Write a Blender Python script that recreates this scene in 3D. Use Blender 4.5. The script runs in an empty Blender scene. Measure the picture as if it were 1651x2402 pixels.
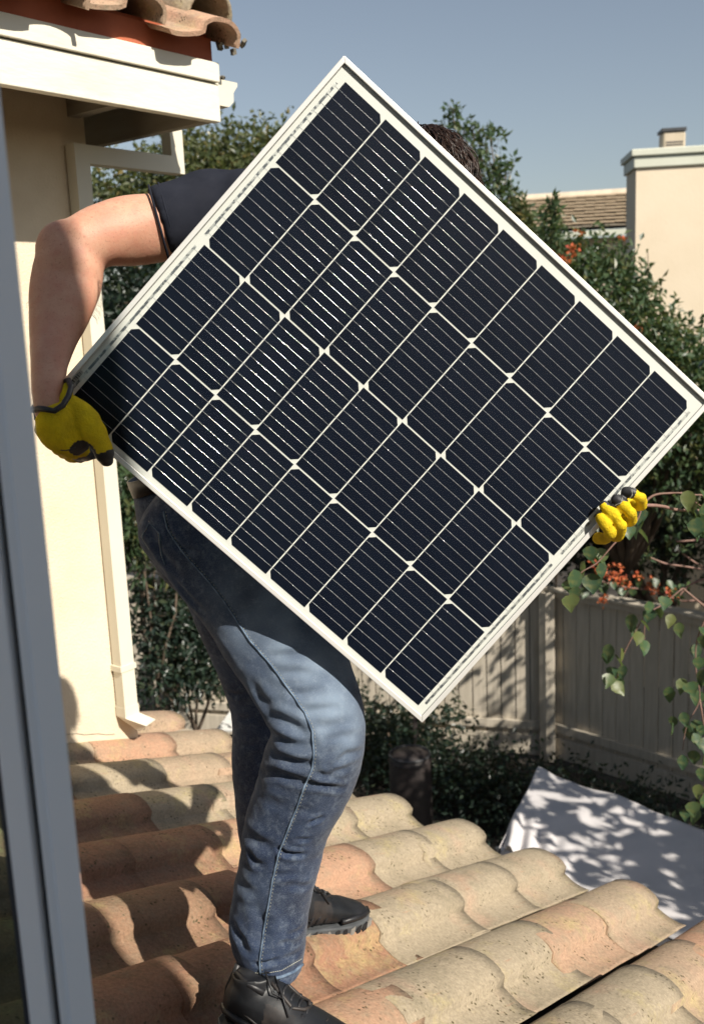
import bpy, bmesh, math, random
import numpy as np
from mathutils import Vector, Matrix, noise
from mathutils.bvhtree import BVHTree
random.seed(7); np.random.seed(7)
R_ = math.radians
sc = bpy.context.scene
COL = sc.collection

# ------------------------------------------------------------------ camera, sky, sun, exposure
CAMZ = 4.5
F_PX = 2350.0; CX = 825.5; CY = 1201.0; PITCH = R_(10.8); ROLL = R_(2.5)
fwd = Vector((0, math.cos(PITCH), -math.sin(PITCH)))
_r0 = Vector((1, 0, 0)); _u0 = Vector((0, math.sin(PITCH), math.cos(PITCH)))
rgt = _r0 * math.cos(ROLL) - _u0 * math.sin(ROLL)
upv = _r0 * math.sin(ROLL) + _u0 * math.cos(ROLL)
cam = bpy.data.cameras.new('camera'); camo = bpy.data.objects.new('camera', cam); COL.objects.link(camo)
camo.matrix_world = Matrix((( rgt.x, upv.x, -fwd.x, 0), (rgt.y, upv.y, -fwd.y, 0), (rgt.z, upv.z, -fwd.z, CAMZ), (0, 0, 0, 1)))
cam.sensor_fit = 'VERTICAL'; cam.sensor_height = 36.0; cam.sensor_width = 36.0
cam.lens = 36.0 * F_PX / 2402.0
cam.clip_start = 0.05; cam.clip_end = 3000
cam.dof.use_dof = True; cam.dof.focus_distance = 1.95; cam.dof.aperture_fstop = 5.6
sc.camera = camo
SUN_AZ, SUN_EL = 138.5, 39.8            # azimuth right of +Y
w = bpy.data.worlds.new('World'); sc.world = w; w.use_nodes = True
nt = w.node_tree; nt.nodes.clear()
sky = nt.nodes.new('ShaderNodeTexSky'); sky.sky_type = 'NISHITA'; sky.sun_disc = False
sky.sun_elevation = R_(SUN_EL); sky.sun_rotation = R_(SUN_AZ)
sky.altitude = 0; sky.air_density = 1.1; sky.dust_density = 0.8; sky.ozone_density = 1.0
hs = nt.nodes.new('ShaderNodeHueSaturation'); hs.inputs['Saturation'].default_value = 0.70
bg = nt.nodes.new('ShaderNodeBackground'); bg.inputs['Strength'].default_value = 0.062
wo = nt.nodes.new('ShaderNodeOutputWorld')
nt.links.new(sky.outputs[0], hs.inputs['Color']); nt.links.new(hs.outputs[0], bg.inputs[0]); nt.links.new(bg.outputs[0], wo.inputs[0])
sl = bpy.data.lights.new('sun', 'SUN'); sl.energy = 4.8; sl.angle = R_(0.5); sl.color = (1.0, 0.93, 0.82)
so = bpy.data.objects.new('sun', sl); COL.objects.link(so)
def hor(az): return Vector((math.sin(R_(az)), math.cos(R_(az)), 0))
SUN = hor(SUN_AZ) * math.cos(R_(SUN_EL)) + Vector((0, 0, math.sin(R_(SUN_EL))))
so.rotation_euler = SUN.to_track_quat('Z', 'Y').to_euler(); so.location = (3, -4, 12)
sc.view_settings.view_transform = 'Standard'; sc.view_settings.look = 'None'
sc.view_settings.exposure = 0.56; sc.view_settings.gamma = 1.0
sc.view_settings.use_curve_mapping = False
sc.cycles.caustics_reflective = False; sc.cycles.caustics_refractive = False
sc.cycles.max_bounces = 6; sc.cycles.transparent_max_bounces = 12

# ------------------------------------------------------------------ helpers: survey points
CAM = Vector((0, 0, CAMZ))
def ray(px, py):
    return (rgt * ((px - CX) / F_PX) - upv * ((py - CY) / F_PX) + fwd)
def at(px, py, y):                      # point seen at a photo pixel, y metres in front
    d = ray(px, py); return CAM + d * (y / d.y)
def atz(px, py, z):                     # point seen at a photo pixel, at height z over the ground
    d = ray(px, py); return CAM + d * ((z - CAMZ) / d.z)
def onplane(px, py, P0, n):
    d = ray(px, py); return CAM + d * ((P0 - CAM).dot(n) / d.dot(n))
def dep(p): return (Vector(p) - CAM).dot(fwd)

# ------------------------------------------------------------------ helpers: objects
ROOTLOC = {}
def tagp(o, label=None, cat=None, group=None, kind=None):
    if label: o['label'] = label
    if cat: o['category'] = cat
    if group: o['group'] = group
    if kind: o['kind'] = kind
    return o
def thing(name, label, cat, loc=(0, 0, 0), group=None):
    o = bpy.data.objects.new(name, None); COL.objects.link(o); o.location = loc
    o.empty_display_size = 0.2; ROOTLOC[o.name] = Vector(loc)
    return tagp(o, label, cat, group)
def rootof(p):
    while p.parent: p = p.parent
    return p
def mesh_obj(name, V, Fc, mat, parent=None, smooth=False, loc=None, label=None, kind=None, mats=None, fm=None):
    me = bpy.data.meshes.new(name)
    off = Vector((0, 0, 0))
    if parent is not None: off = ROOTLOC[rootof(parent).name]
    elif loc is not None: off = Vector(loc)
    if isinstance(V, np.ndarray):
        V = (V - np.array(off)).tolist()
    else:
        V = [(v[0] - off.x, v[1] - off.y, v[2] - off.z) for v in V]
    me.from_pydata(V, [], Fc if isinstance(Fc, list) else Fc.tolist())
    for m in (mats or [mat]): me.materials.append(m)
    if smooth: me.polygons.foreach_set('use_smooth', [True] * len(me.polygons))
    if fm is not None: me.polygons.foreach_set('material_index', fm)
    me.update()
    o = bpy.data.objects.new(name, me); COL.objects.link(o)
    if parent is not None: o.parent = parent
    elif loc is not None: o.location = off
    return tagp(o, label, kind=kind)
class MB:
    def __init__(s): s.v = []; s.f = []
    def add(s, V, Fc):
        b = len(s.v); s.v += [tuple(v) for v in V]; s.f += [tuple(i + b for i in f) for f in Fc]
    def box(s, o, a, b, c):             # corner o, edge vectors a b c
        o = Vector(o); a = Vector(a); b = Vector(b); c = Vector(c)
        V = [o, o + a, o + a + b, o + b, o + c, o + a + c, o + a + b + c, o + b + c]
        Fc = [(0, 3, 2, 1), (4, 5, 6, 7), (0, 1, 5, 4), (1, 2, 6, 5), (2, 3, 7, 6), (3, 0, 4, 7)]
        if a.cross(b).dot(c) < 0: Fc = [f[::-1] for f in Fc]
        s.add(V, Fc)
    def tube(s, pts, rad, n=8, cap=True):
        pts = [Vector(p) for p in pts]
        if not isinstance(rad, (list, tuple)): rad = [rad] * len(pts)
        up = Vector((0, 0, 1)); b = len(s.v); prev = None
        for i, p in enumerate(pts):
            t = (pts[min(i + 1, len(pts) - 1)] - pts[max(i - 1, 0)]).normalized()
            if prev is None:
                a = t.cross(up)
                if a.length < 1e-3: a = t.cross(Vector((1, 0, 0)))
            else: a = prev - t * prev.dot(t)
            a.normalize(); prev = a; c = t.cross(a)
            for k in range(n):
                an = 2 * math.pi * k / n
                s.v.append(tuple(p + (a * math.cos(an) + c * math.sin(an)) * rad[i]))
        m = len(pts)
        for i in range(m - 1):
            for k in range(n):
                k2 = (k + 1) % n
                s.f.append((b + i * n + k, b + i * n + k2, b + (i + 1) * n + k2, b + (i + 1) * n + k))
        if cap:
            s.f.append(tuple(b + k for k in range(n))[::-1]); s.f.append(tuple(b + (m - 1) * n + k for k in range(n)))
    def obj(s, name, mat, parent=None, **k): return mesh_obj(name, s.v, s.f, mat, parent, **k)
def bevel(o, wdt, seg=2):
    m = o.modifiers.new('bevel', 'BEVEL'); m.width = wdt; m.segments = seg; m.limit_method = 'ANGLE'
    return o

# ------------------------------------------------------------------ helpers: materials
def newmat(name):
    m = bpy.data.materials.new(name); m.use_nodes = True
    n = m.node_tree; n.nodes.clear()
    out = n.nodes.new('ShaderNodeOutputMaterial'); b = n.nodes.new('ShaderNodeBsdfPrincipled')
    n.links.new(b.outputs[0], out.inputs[0]); return m, n, b, out
def N_(n, t, **k):
    x = n.nodes.new(t)
    for a, v in k.items():
        if a in x.inputs: x.inputs[a].default_value = v
        else: setattr(x, a, v)
    return x
def mixc(n, fac, a, b, mode='MIX'):
    x = n.nodes.new('ShaderNodeMix'); x.data_type = 'RGBA'; x.blend_type = mode
    for sock, v in ((0, fac), (6, a), (7, b)):
        if hasattr(v, 'links'): n.links.new(v, x.inputs[sock])
        elif isinstance(v, (int, float)): x.inputs[sock].default_value = v
        else: x.inputs[sock].default_value = (*v, 1)
    return x.outputs[2]
def ramp(n, src, p0, p1, inv=False):
    x = n.nodes.new('ShaderNodeMapRange'); x.inputs[1].default_value = p0; x.inputs[2].default_value = p1
    if inv: x.inputs[3].default_value = 1; x.inputs[4].default_value = 0
    n.links.new(src, x.inputs[0]); return x.outputs[0]
def coord(n, scale=(1, 1, 1), rnd=False):
    tc = n.nodes.new('ShaderNodeTexCoord'); mp = n.nodes.new('ShaderNodeMapping'); mp.inputs['Scale'].default_value = scale
    n.links.new(tc.outputs['Object'], mp.inputs[0])
    if rnd:
        oi = n.nodes.new('ShaderNodeObjectInfo'); m = n.nodes.new('ShaderNodeMath'); m.operation = 'MULTIPLY'; m.inputs[1].default_value = 37.0
        n.links.new(oi.outputs['Random'], m.inputs[0]); n.links.new(m.outputs[0], mp.inputs['Location'])
        return mp.outputs[0], oi
    return mp.outputs[0]
def noi(n, vec, scale, detail=4, rough=0.6):
    x = n.nodes.new('ShaderNodeTexNoise'); x.inputs['Scale'].default_value = scale; x.inputs['Detail'].default_value = detail
    x.inputs['Roughness'].default_value = rough; n.links.new(vec, x.inputs['Vector']); return x.outputs[0]
def bump(n, b, h, strength=0.3, dist=0.002):
    x = n.nodes.new('ShaderNodeBump'); x.inputs['Strength'].default_value = strength; x.inputs['Distance'].default_value = dist
    n.links.new(h, x.inputs['Height']); n.links.new(x.outputs[0], b.inputs['Normal'])
def pm(name, c1, c2, scale=8, rough=0.7, bs=0.2, bscale=60, bd=0.002, metal=0, spec=0.5, sc3=(1, 1, 1), lo=0.35, hi=0.65, rnd=False):
    m, n, b, o = newmat(name)
    v = coord(n, sc3, rnd)
    if rnd: v = v[0]
    n.links.new(mixc(n, ramp(n, noi(n, v, scale), lo, hi), c1, c2), b.inputs['Base Color'])
    b.inputs['Roughness'].default_value = rough; b.inputs['Metallic'].default_value = metal
    b.inputs['Specular IOR Level'].default_value = spec
    if bs: bump(n, b, noi(n, v, bscale, 5), bs, bd)
    return m

M = {}
M['stucco'] = pm('stucco', (.66, .55, .40), (.76, .65, .49), 2.4, .9, .6, 120, .006, spec=.2, lo=.3, hi=.6)
M['stucco_far'] = pm('stucco_far', (.70, .59, .44), (.74, .63, .48), 1.5, .9, .3, 40, .006, spec=.2)
M['trim'] = pm('painted_trim', (.74, .70, .58), (.58, .53, .42), 5, .6, .4, 45, .003, sc3=(.6, .6, 2.5), lo=.5, hi=.85)
M['soffit'] = pm('knotty_board', (.32, .29, .23), (.22, .19, .14), 4, .8, .3, 30, sc3=(.4, .4, 3))
M['pipe'] = pm('painted_pipe', (.70, .66, .54), (.66, .62, .50), 3, .45, .05, 20)
M['terra'] = pm('painted_terracotta_board', (.44, .125, .06), (.36, .095, .045), 6, .8, .3, 60)
M['gutter_dirt'] = pm('dirt', (.12, .11, .09), (.2, .18, .14), 20, .95, .5, 50)
M['fence'] = pm('fence_wood', (.56, .50, .41), (.44, .39, .31), 5, .85, .4, 30, .004, sc3=(6, 6, .5), rnd=True)
M['ground'] = pm('garden_soil', (.02, .017, .014), (.045, .037, .03), 1.4, .95, .8, 18, .03)
M['trunk'] = pm('bark', (.09, .065, .045), (.16, .12, .09), 10, .95, .8, 30, .01, sc3=(1, 1, .3))
M['twig'] = pm('twig', (.26, .15, .12), (.18, .11, .08), 20, .7, .2, 60)
M['flue'] = pm('flue_metal', (.5, .42, .32), (.45, .38, .28), 5, .6, .1, 20)
M['dark'] = pm('dark_metal', (.03, .032, .035), (.05, .05, .055), 8, .5, .1, 50)
M['captrim'] = pm('sage_trim', (.62, .63, .53), (.57, .58, .48), 3, .6, .1, 30)
M['rubber'] = pm('rubber', (.012, .012, .014), (.02, .02, .022), 30, .45, .3, 200)
M['plastic'] = pm('grey_plastic', (.20, .20, .2), (.15, .15, .15), 5, .6, .1, 30)

def tilemat(nm='clay_tile', ca=(.44, .365, .26), cb=(.53, .32, .21), cpk=(.56, .34, .24), cg=(.32, .27, .185)):
    m, n, b, o = newmat(nm)
    v, oi = coord(n, (1, 1, 1), True)
    r = oi.outputs['Random']
    wn = N_(n, 'ShaderNodeTexWhiteNoise', noise_dimensions='1D'); n.links.new(r, wn.inputs['W'])
    base = mixc(n, ramp(n, wn.outputs[0], .55, .95), ca, cb)
    streak = coord(n, (2.2, 14, 14))
    pink = ramp(n, noi(n, v, 5, 3, .5), .56, .74)
    fp = N_(n, 'ShaderNodeMath', operation='MULTIPLY'); n.links.new(pink, fp.inputs[0]); fp.inputs[1].default_value = .7
    base = mixc(n, fp.outputs[0], base, cpk)
    orange = ramp(n, noi(n, streak, 2.2, 4), .62, .72)
    fo = N_(n, 'ShaderNodeMath', operation='MULTIPLY'); n.links.new(orange, fo.inputs[0]); fo.inputs[1].default_value = .45
    base = mixc(n, fo.outputs[0], base, (.50, .20, .10))
    grey = ramp(n, noi(n, v, 9, 6, .7), .5, .68)
    fg = N_(n, 'ShaderNodeMath', operation='MULTIPLY'); n.links.new(grey, fg.inputs[0]); fg.inputs[1].default_value = .7
    base = mixc(n, fg.outputs[0], base, cg)
    lich = ramp(n, noi(n, v, 6.5, 6, .75), .54, .74)
    fl = N_(n, 'ShaderNodeMath', operation='MULTIPLY'); n.links.new(lich, fl.inputs[0]); fl.inputs[1].default_value = .7
    base = mixc(n, fl.outputs[0], base, (.56, .47, .21))
    vo = N_(n, 'ShaderNodeTexVoronoi', Scale=75.0); n.links.new(v, vo.inputs['Vector'])
    sp = ramp(n, vo.outputs['Distance'], .16, .34, True)
    gate = ramp(n, noi(n, v, 14, 3), .5, .62)
    ff = N_(n, 'ShaderNodeMath', operation='MULTIPLY'); n.links.new(sp, ff.inputs[0]); n.links.new(gate, ff.inputs[1])
    base = mixc(n, ff.outputs[0], base, (.10, .08, .04))
    fine = ramp(n, noi(n, v, 120, 4, .7), .3, .7)
    base = mixc(n, .38, base, fine, 'MULTIPLY')
    blot = ramp(n, noi(n, v, 22, 7, .8), .48, .66)
    fb = N_(n, 'ShaderNodeMath', operation='MULTIPLY'); n.links.new(blot, fb.inputs[0]); fb.inputs[1].default_value = .38
    base = mixc(n, fb.outputs[0], base, (.27, .23, .16))
    n.links.new(base, b.inputs['Base Color']); b.inputs['Roughness'].default_value = .92; b.inputs['Specular IOR Level'].default_value = .2
    bump(n, b, noi(n, v, 70, 8, .75), .75, .006)
    return m
M['tile'] = tilemat()
M['tile_pink'] = tilemat('pink_clay_tile', (.56, .37, .25), (.60, .33, .22), (.62, .36, .25), (.40, .33, .24))
M['tile_red'] = tilemat('red_clay_tile', (.40, .22, .14), (.36, .22, .14), (.48, .26, .18), (.22, .15, .09))

def leafmat(name, c1, c2, c3, trans=.35, rough=.38):
    m, n, b, out = newmat(name)
    g = n.nodes.new('ShaderNodeNewGeometry')
    r = g.outputs['Random Per Island']
    c = mixc(n, ramp(n, r, .0, .6), c1, c2); c = mixc(n, ramp(n, r, .8, 1.0), c, c3)
    n.links.new(c, b.inputs['Base Color']); b.inputs['Roughness'].default_value = rough
    tr = n.nodes.new('ShaderNodeBsdfTranslucent'); n.links.new(mixc(n, .5, c, (.20, .26, .05)), tr.inputs[0])
    mx = n.nodes.new('ShaderNodeMixShader'); mx.inputs[0].default_value = trans
    n.links.new(b.outputs[0], mx.inputs[1]); n.links.new(tr.outputs[0], mx.inputs[2]); n.links.new(mx.outputs[0], out.inputs[0])
    return m
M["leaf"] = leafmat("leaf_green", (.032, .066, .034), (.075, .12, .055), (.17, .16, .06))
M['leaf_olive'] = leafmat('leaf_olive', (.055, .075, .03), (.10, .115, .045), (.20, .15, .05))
M['leaf_shaded'] = leafmat('leaf_shaded', (.009, .019, .015), (.022, .040, .027), (.05, .065, .035), .2)  # leaf green darkened in its base colour to imitate yard shade
M['leaf_big'] = leafmat('leaf_big', (.055, .11, .05), (.085, .15, .06), (.16, .17, .06), .4, .42)
M['flower'] = leafmat('flower_orange', (.60, .12, .05), (.70, .20, .07), (.55, .08, .08), .35, .6)

# ------------------------------------------------------------------ ground
gv = []; gn = 40; ext = 60
for i in range(gn + 1):
    for j in range(gn + 1):
        x = (i / gn - .5) * 2; y = (j / gn - .5) * 2
        x = ext * abs(x) ** 2.2 * (1 if x > 0 else -1); y = ext * abs(y) ** 2.2 * (1 if y > 0 else -1) + 8
        gv.append((x * 8 if abs(x) >= ext * .99 else x, y * 8 if abs(y - 8) >= ext * .99 else y, .05 * noise.noise(Vector((x, y, 0)) * .6) - .03))
gf = [(i * (gn + 1) + j, (i + 1) * (gn + 1) + j, (i + 1) * (gn + 1) + j + 1, i * (gn + 1) + j + 1) for i in range(gn) for j in range(gn)]
mesh_obj('ground', gv, gf, M['ground'], smooth=True, kind='structure')
# path of concrete beside the house
M['concrete'] = pm('concrete', (.30, .27, .23), (.22, .20, .17), 3, .9, .4, 40, .004)
mb = MB(); mb.box((-3.0, 5.2, -.02), (7, -1.2, 0), (.0, 1.3, 0), (0, 0, .07)); mb.obj('garden_path', M['concrete'], kind='structure')

# ------------------------------------------------------------------ lower roof frame
def dirn(az, el): return hor(az) * math.cos(R_(el)) + Vector((0, 0, math.sin(R_(el))))
RD = dirn(38.5, -17.3); RE = dirn(-50, 2.2); RE = (RE - RD * RE.dot(RD)).normalized()
RN = RD.cross(RE).normalized()
if RN.z < 0: RN = -RN
RF = CAM + Vector((-.19318, 1.75, -1.38857))      # point of the roof under the front foot
def roofp(d, e, n=0): return RF + RD * d + RE * e + RN * n
def roofpx(px, py, n=.03): return onplane(px, py, RF + RN * n, RN)

dH = hor(38.5); eH = hor(128.5)
Wq = roofpx(270, 1758)
def wallpx(px, py, out=0.0): return onplane(px, py, Wq + eH * out, eH)
corner = wallpx(322, 1700)
def HW(d, e, z): return corner + dH * d + eH * e + Vector((0, 0, z - corner.z))   # d along wall, e outwards, z absolute
house = thing('house', 'cream stucco house with clay barrel tile roofs, white eaves and a downspout at its corner', 'house', (corner.x, corner.y, 0))

# upper wall
mb = MB(); zt = wallpx(206, 250).z + .25
mb.box(HW(0, 0, 0), dH * -4.2, eH * -3.0, (0, 0, zt + .1)); mb.obj('wall', M['stucco'], house)
# thin stucco crack / weep line low on the wall
mb = MB()
cp = [wallpx(x, 1722 + 1.2 * math.sin(x * .13) + 1.6 * noise.noise(Vector((x * .11, 0, 0))), .003) for x in range(120, 275, 6)]
mb.tube(cp, .0008, 4); mb.obj('plaster_crack', M['gutter_dirt'], house)

# eave: fascia measured at its outer corner
OH = 0.45
FC = wallpx(519, 287, OH)                          # bottom right corner of the fascia
def FW(px, py, o=0): return wallpx(px, py, OH + o)
def dcoord(p): return (p - corner).dot(dH)
dF = dcoord(FC); zF = FC.z
h1 = (FW(519, 197) - FC).length; h2 = (FW(516, 152) - FW(517, 197)).length
h3 = .075
mb = MB(); mb.box(HW(dF, OH, zF), dH * -4.5, eH * -.035, (0, 0, h1 - .004)); bevel(mb.obj('fascia_board', M['trim'], house), .003)
mb = MB(); mb.box(HW(dF - .004, OH + .012, zF + h1), dH * -4.5, eH * -.05, (0, 0, h2)); bevel(mb.obj('fascia_board', M['trim'], house), .003)
mb = MB(); mb.box(HW(dF - .02, OH - .004, zF + h1 + h2 + .001), dH * -4.4, eH * -.025, (0, 0, h3)); mb.obj('tile_closure_board', M['terra'], house)
mb = MB(); mb.box(HW(dF - .04, OH - .036, zF + .02), dH * -4.4, eH * -.05, (0, 0, .10)); mb.obj('sub_fascia', M['soffit'], house)
# side barge board and soffit
mb = MB(); mb.box(HW(dF, OH - .036, zF + .003), dH * -.035, eH * -2.6, (0, 0, h1 + h2)); bevel(mb.obj('barge_board', M['soffit'], house), .003)
mb = MB(); mb.box(HW(dF - .036, OH - .09, zF + h1 * .9), dH * -4.3, eH * -.42, (0, 0, .02)); mb.obj('soffit', M['soffit'], house)
mb = MB(); mb.box(HW(dF - .036, -.05, zF + h1 * .9), dH * -.8, eH * -2.2, (0, 0, .02)); mb.obj('soffit', M['soffit'], house)
mb = MB(); mb.box(HW(dF - .25, OH - .09, zF + .05), dH * -.045, eH * -2.4, (0, 0, .1)); mb.obj('rafter', M['soffit'], house)

# gutter running back along the side
def prism(prof, o, ax, ay, length_vec, mat, name, parent, **k):
    n = len(prof); V = [o + ax * p[0] + ay * p[1] for p in prof] + [o + ax * p[0] + ay * p[1] + length_vec for p in prof]
    Fc = [tuple(range(n))[::-1], tuple(range(n, 2 * n))] + [(i, (i + 1) % n, n + (i + 1) % n, n + i) for i in range(n)]
    if ax.cross(ay).dot(length_vec) < 0: Fc = [f[::-1] for f in Fc]
    return mesh_obj(name, V, Fc, mat, parent, **k)
gw = (FW(570, 245) - FW(519, 240)).length
gz = FW(545, 250).z
Z = Vector((0, 0, 1))
gp = [(0, 0), (gw * .55, -.0), (gw * .78, .02), (gw * .8, .05), (gw, .075), (gw, .088), (gw * .9, .088), (gw * .9, .082), (gw * .75, .06), (gw * .72, .026), (gw * .5, .006), (.004, .006), (.004, .088), (0, .088)]
prism(gp, HW(dF + .001, OH - .02, gz), dH, Z, eH * -2.5, M['pipe'], 'gutter', house)
prism([(0, 0), (gw * .55, 0), (gw * .78, .02), (gw * .8, .05), (gw, .075), (gw, .086), (0, .086)], HW(dF + .001, OH - .0195, gz + .001), dH, Z, eH * .003, M['pipe'], 'gutter_end_cap', house)
mb = MB()
for i in range(14):
    a = random.random(); mb.tube([HW(dF + gw * random.uniform(.1, .8), OH - .03 - .1 * a, gz + .08), HW(dF + gw * random.uniform(.1, .95), OH - .03 - .12 * random.random(), gz + .1 + .012 * random.random())], .004, 4)
mb.obj('leaf_litter', M['gutter_dirt'], house, kind='stuff')

# downspout: box pipe with mitred elbows
def boxpipe(name, pts, wa, wb, side, mat, parent, **k):   # side: vector giving first cross axis; wa full width on it
    V = []; n = len(pts)
    for i, p in enumerate(pts):
        t0 = (pts[i] - pts[i - 1]).normalized() if i else (pts[1] - pts[0]).normalized()
        t1 = (pts[i + 1] - pts[i]).normalized() if i < n - 1 else t0
        t = (t0 + t1).normalized()
        b = side; a = t.cross(b).normalized(); sca = 1 / max(.3, t.dot(t0))
        for s1, s2 in ((-1, -1), (1, -1), (1, 1), (-1, 1)):
            V.append(p + a * (wa / 2 * s1 * sca) + b * (wb / 2 * s2))
    Fc = [(i * 4 + k2, i * 4 + (k2 + 1) % 4, i * 4 + 4 + (k2 + 1) % 4, i * 4 + 4 + k2) for i in range(n - 1) for k2 in range(4)]
    Fc = [f[::-1] for f in Fc] + [(0, 1, 2, 3)]
    o = mesh_obj(name, V, Fc, mat, parent, **k)
    so_ = o.modifiers.new('solid', 'SOLIDIFY'); so_.thickness = .0015
    bevel(o, .004, 2); return o
pw, pd = .062, .05
pe = pd / 2 + .008
top = wallpx(190, 376, pe); run = wallpx(408, 382, pe)
d0 = dcoord(wallpx(285, 1500, pe)); dR = dcoord(run)
zrun = wallpx(300, 376, pe).z
zb = wallpx(300, 1655, pe).z
pts = [HW(dR, pe, gz), HW(dR, pe, zrun), HW(d0, pe, zrun), HW(d0, pe, zb), HW(d0 + .065, pe + .05, zb - .055)]
# keep one constant cross axis: horizontal run bends in the wall plane, kick-out bends outwards
ds = boxpipe('downspout', pts[:4], pw, pd, eH, M['pipe'], house)
kick = [HW(d0, pe, zb + .004), HW(d0, pe, zb - .035), HW(d0 + .045, pe + .055, zb - .085)]
V = []
for p, (ax, ay) in zip(kick, ((dH, eH), (dH, eH), ((dH - eH * .3).normalized(), (eH + Z * .7).normalized()))):
    for s1, s2 in ((-1, -1), (1, -1), (1, 1), (-1, 1)):
        V.append(p + ax * (pw / 2 * 1.04 * s1) + ay * (pd / 2 * 1.04 * s2))
Fc = [(i * 4 + k, i * 4 + (k + 1) % 4, i * 4 + 4 + (k + 1) % 4, i * 4 + 4 + k) for i in range(2) for k in range(4)]
o = mesh_obj('outlet_elbow', V, [f[::-1] for f in Fc], M['pipe'], ds); sm = o.modifiers.new('s', 'SOLIDIFY'); sm.thickness = .002; sm.offset = -1
mb = MB()
zs = wallpx(250, 1585, pe).z
mb.box(HW(d0 - pw / 2 - .006, .0, zs), dH * (pw + .012), eH * (pd + .012), (0, 0, .022)); mb.obj('strap', M['pipe'], ds)
mb = MB(); fl = roofpx(352, 1722, .05)
mb.box(fl - dH * .10, dH * .30 + Vector((0, 0, -.05)), eH * .10, (0, 0, .003)); mb.obj('flashing', M['flue'], house)

# ------------------------------------------------------------------ S tiles
def s_profile(pitch, hw=.6, h=.074, n1=12, n2=8, gap=.044):
    """cross-section from the far base of the hump to the lifted near lip"""
    W1 = pitch * hw; W2 = pitch * (1 - hw) - gap; P = [(0.002, -.006)]
    for i in range(n1 + 1):
        a = math.pi * i / n1; P.append((W1 / 2 - W1 / 2 * math.cos(a), .006 + (h - .006) * math.sin(a) ** .78))
    P = P[:-2]
    for i in range(0, n2 + 1):
        t = i / n2; x = W1 - .012 + (W2 + .012) * t
        P.append((x, .010 * (1 - t) ** 2 - .014 * math.sin(math.pi * min(1, t * .62)) + .012 + .002 * t))
    return P
def s_tile(name, pitch, length, seed, thick=.014, gap=.044, mat='tile'):
    """local x = down slope, y = across towards far side (negative = near), z up"""
    rnd = random.Random(seed); P = s_profile(pitch, gap=gap); V = []; nl = 7
    for j in range(nl + 1):
        t = j / nl; x = -length + length * t
        for (e, z) in P:
            wob = .0022 * noise.noise(Vector((e * 14 + seed * 7, x * 9, 0))) + .0008 * noise.noise(Vector((e * 50, x * 50, seed)))
            xx = x + (.0022 * noise.noise(Vector((e * 18, seed * 3.1, 2))) if j == nl else 0)
            V.append((xx, -e, z + wob + thick * t))
    m = len(P); top = [(j * m + i, j * m + i + 1, (j + 1) * m + i + 1, (j + 1) * m + i) for j in range(nl) for i in range(m - 1)]
    b = len(V)
    for j in range(nl + 1):
        for i, (e, z) in enumerate(P):
            q0 = P[max(0, i - 1)]; q1 = P[min(m - 1, i + 1)]
            tx, tz = q1[0] - q0[0], q1[1] - q0[1]; L = math.hypot(tx, tz) or 1
            v = V[j * m + i]; th = thick * (.15 if i == m - 1 else 1); V.append((v[0], v[1] - tz / L * th, v[2] - tx / L * th))
    bot = [tuple(b + k for k in f)[::-1] for f in top]
    side = []
    for i in range(m - 1):
        side.append((nl * m + i, nl * m + i + 1, b + nl * m + i + 1, b + nl * m + i)); side.append((i + 1, i, b + i, b + i + 1))
    for j in range(nl):
        side.append((j * m, (j + 1) * m, b + (j + 1) * m, b + j * m)); side.append(((j + 1) * m + m - 1, j * m + m - 1, b + j * m + m - 1, b + (j + 1) * m + m - 1))
    me = bpy.data.meshes.new(name); me.from_pydata(V, [], [f[::-1] for f in top + bot + side]); me.materials.append(M[mat])
    me.polygons.foreach_set('use_smooth', [True] * (len(top) * 2) + [False] * len(side)); me.update()
    return me
PITCH_T = .3145; EXPO = .337
tiles = [s_tile('roof_tile', PITCH_T, .41, s) for s in range(6)]
tiles_red = [s_tile('roof_tile', PITCH_T, .41, s + 10, mat='tile_red') for s in range(4)]
tiles_up = [s_tile('roof_tile', .31, .41, s + 20, gap=-.004, mat='tile_pink') for s in range(4)]
def place_local(o, parent, origin, X, Y, Zv):
    m = Matrix(((X.x, Y.x, Zv.x, origin.x), (X.y, Y.y, Zv.y, origin.y), (X.z, Y.z, Zv.z, origin.z), (0, 0, 0, 1)))
    o.parent = parent; o.matrix_local = Matrix.Translation(-ROOTLOC[rootof(parent).name]) @ m
mb = MB(); mb.box(roofp(-2.4, 2.6, -.06), RD * 3.93, RE * -5.3, RN * -.02)
deck = mb.obj('lower_roof', M['dark'], house)
mb = MB(); mb.box(roofp(1.50, 2.6, -.20), RD * .03, RE * -5.3, RN * .13); mb.obj('eave_board', M['trim'], deck)
cnt = 0
for k in range(-7, 8):                              # columns; crest at e = .55 - .3145 k
    ecr = .55 - PITCH_T * k
    e0 = ecr + PITCH_T * .3                         # far base of the hump
    for j in range(0, 9):
        d = 1.632 - EXPO * j
        if d < -1.2: continue
        if e0 < -1.6 or (e0 > 1.95 and d < 1.2): continue
        rr = random.Random(k * 31 + j)
        red = (j >= 3 and k <= 1 and rr.random() < .8) or (j >= 5 and k <= 2)
        o = bpy.data.objects.new('roof_tile', tiles_red[(k + j) % 4] if red else tiles[(k * 5 + j * 3) % 6]); COL.objects.link(o)
        rot = rr.uniform(-.012, .012); X = (RD + RE * rot + RN * (-.030 + rr.uniform(-.004, .004))).normalized(); Y = (RE - X * RE.dot(X)).normalized(); Zv = X.cross(Y)
        place_local(o, deck, roofp(d + rr.uniform(-.006, .006), e0 + rr.uniform(-.004, .004), -.018 + rr.uniform(-.002, .003)), X, Y, Zv); cnt += 1
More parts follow.
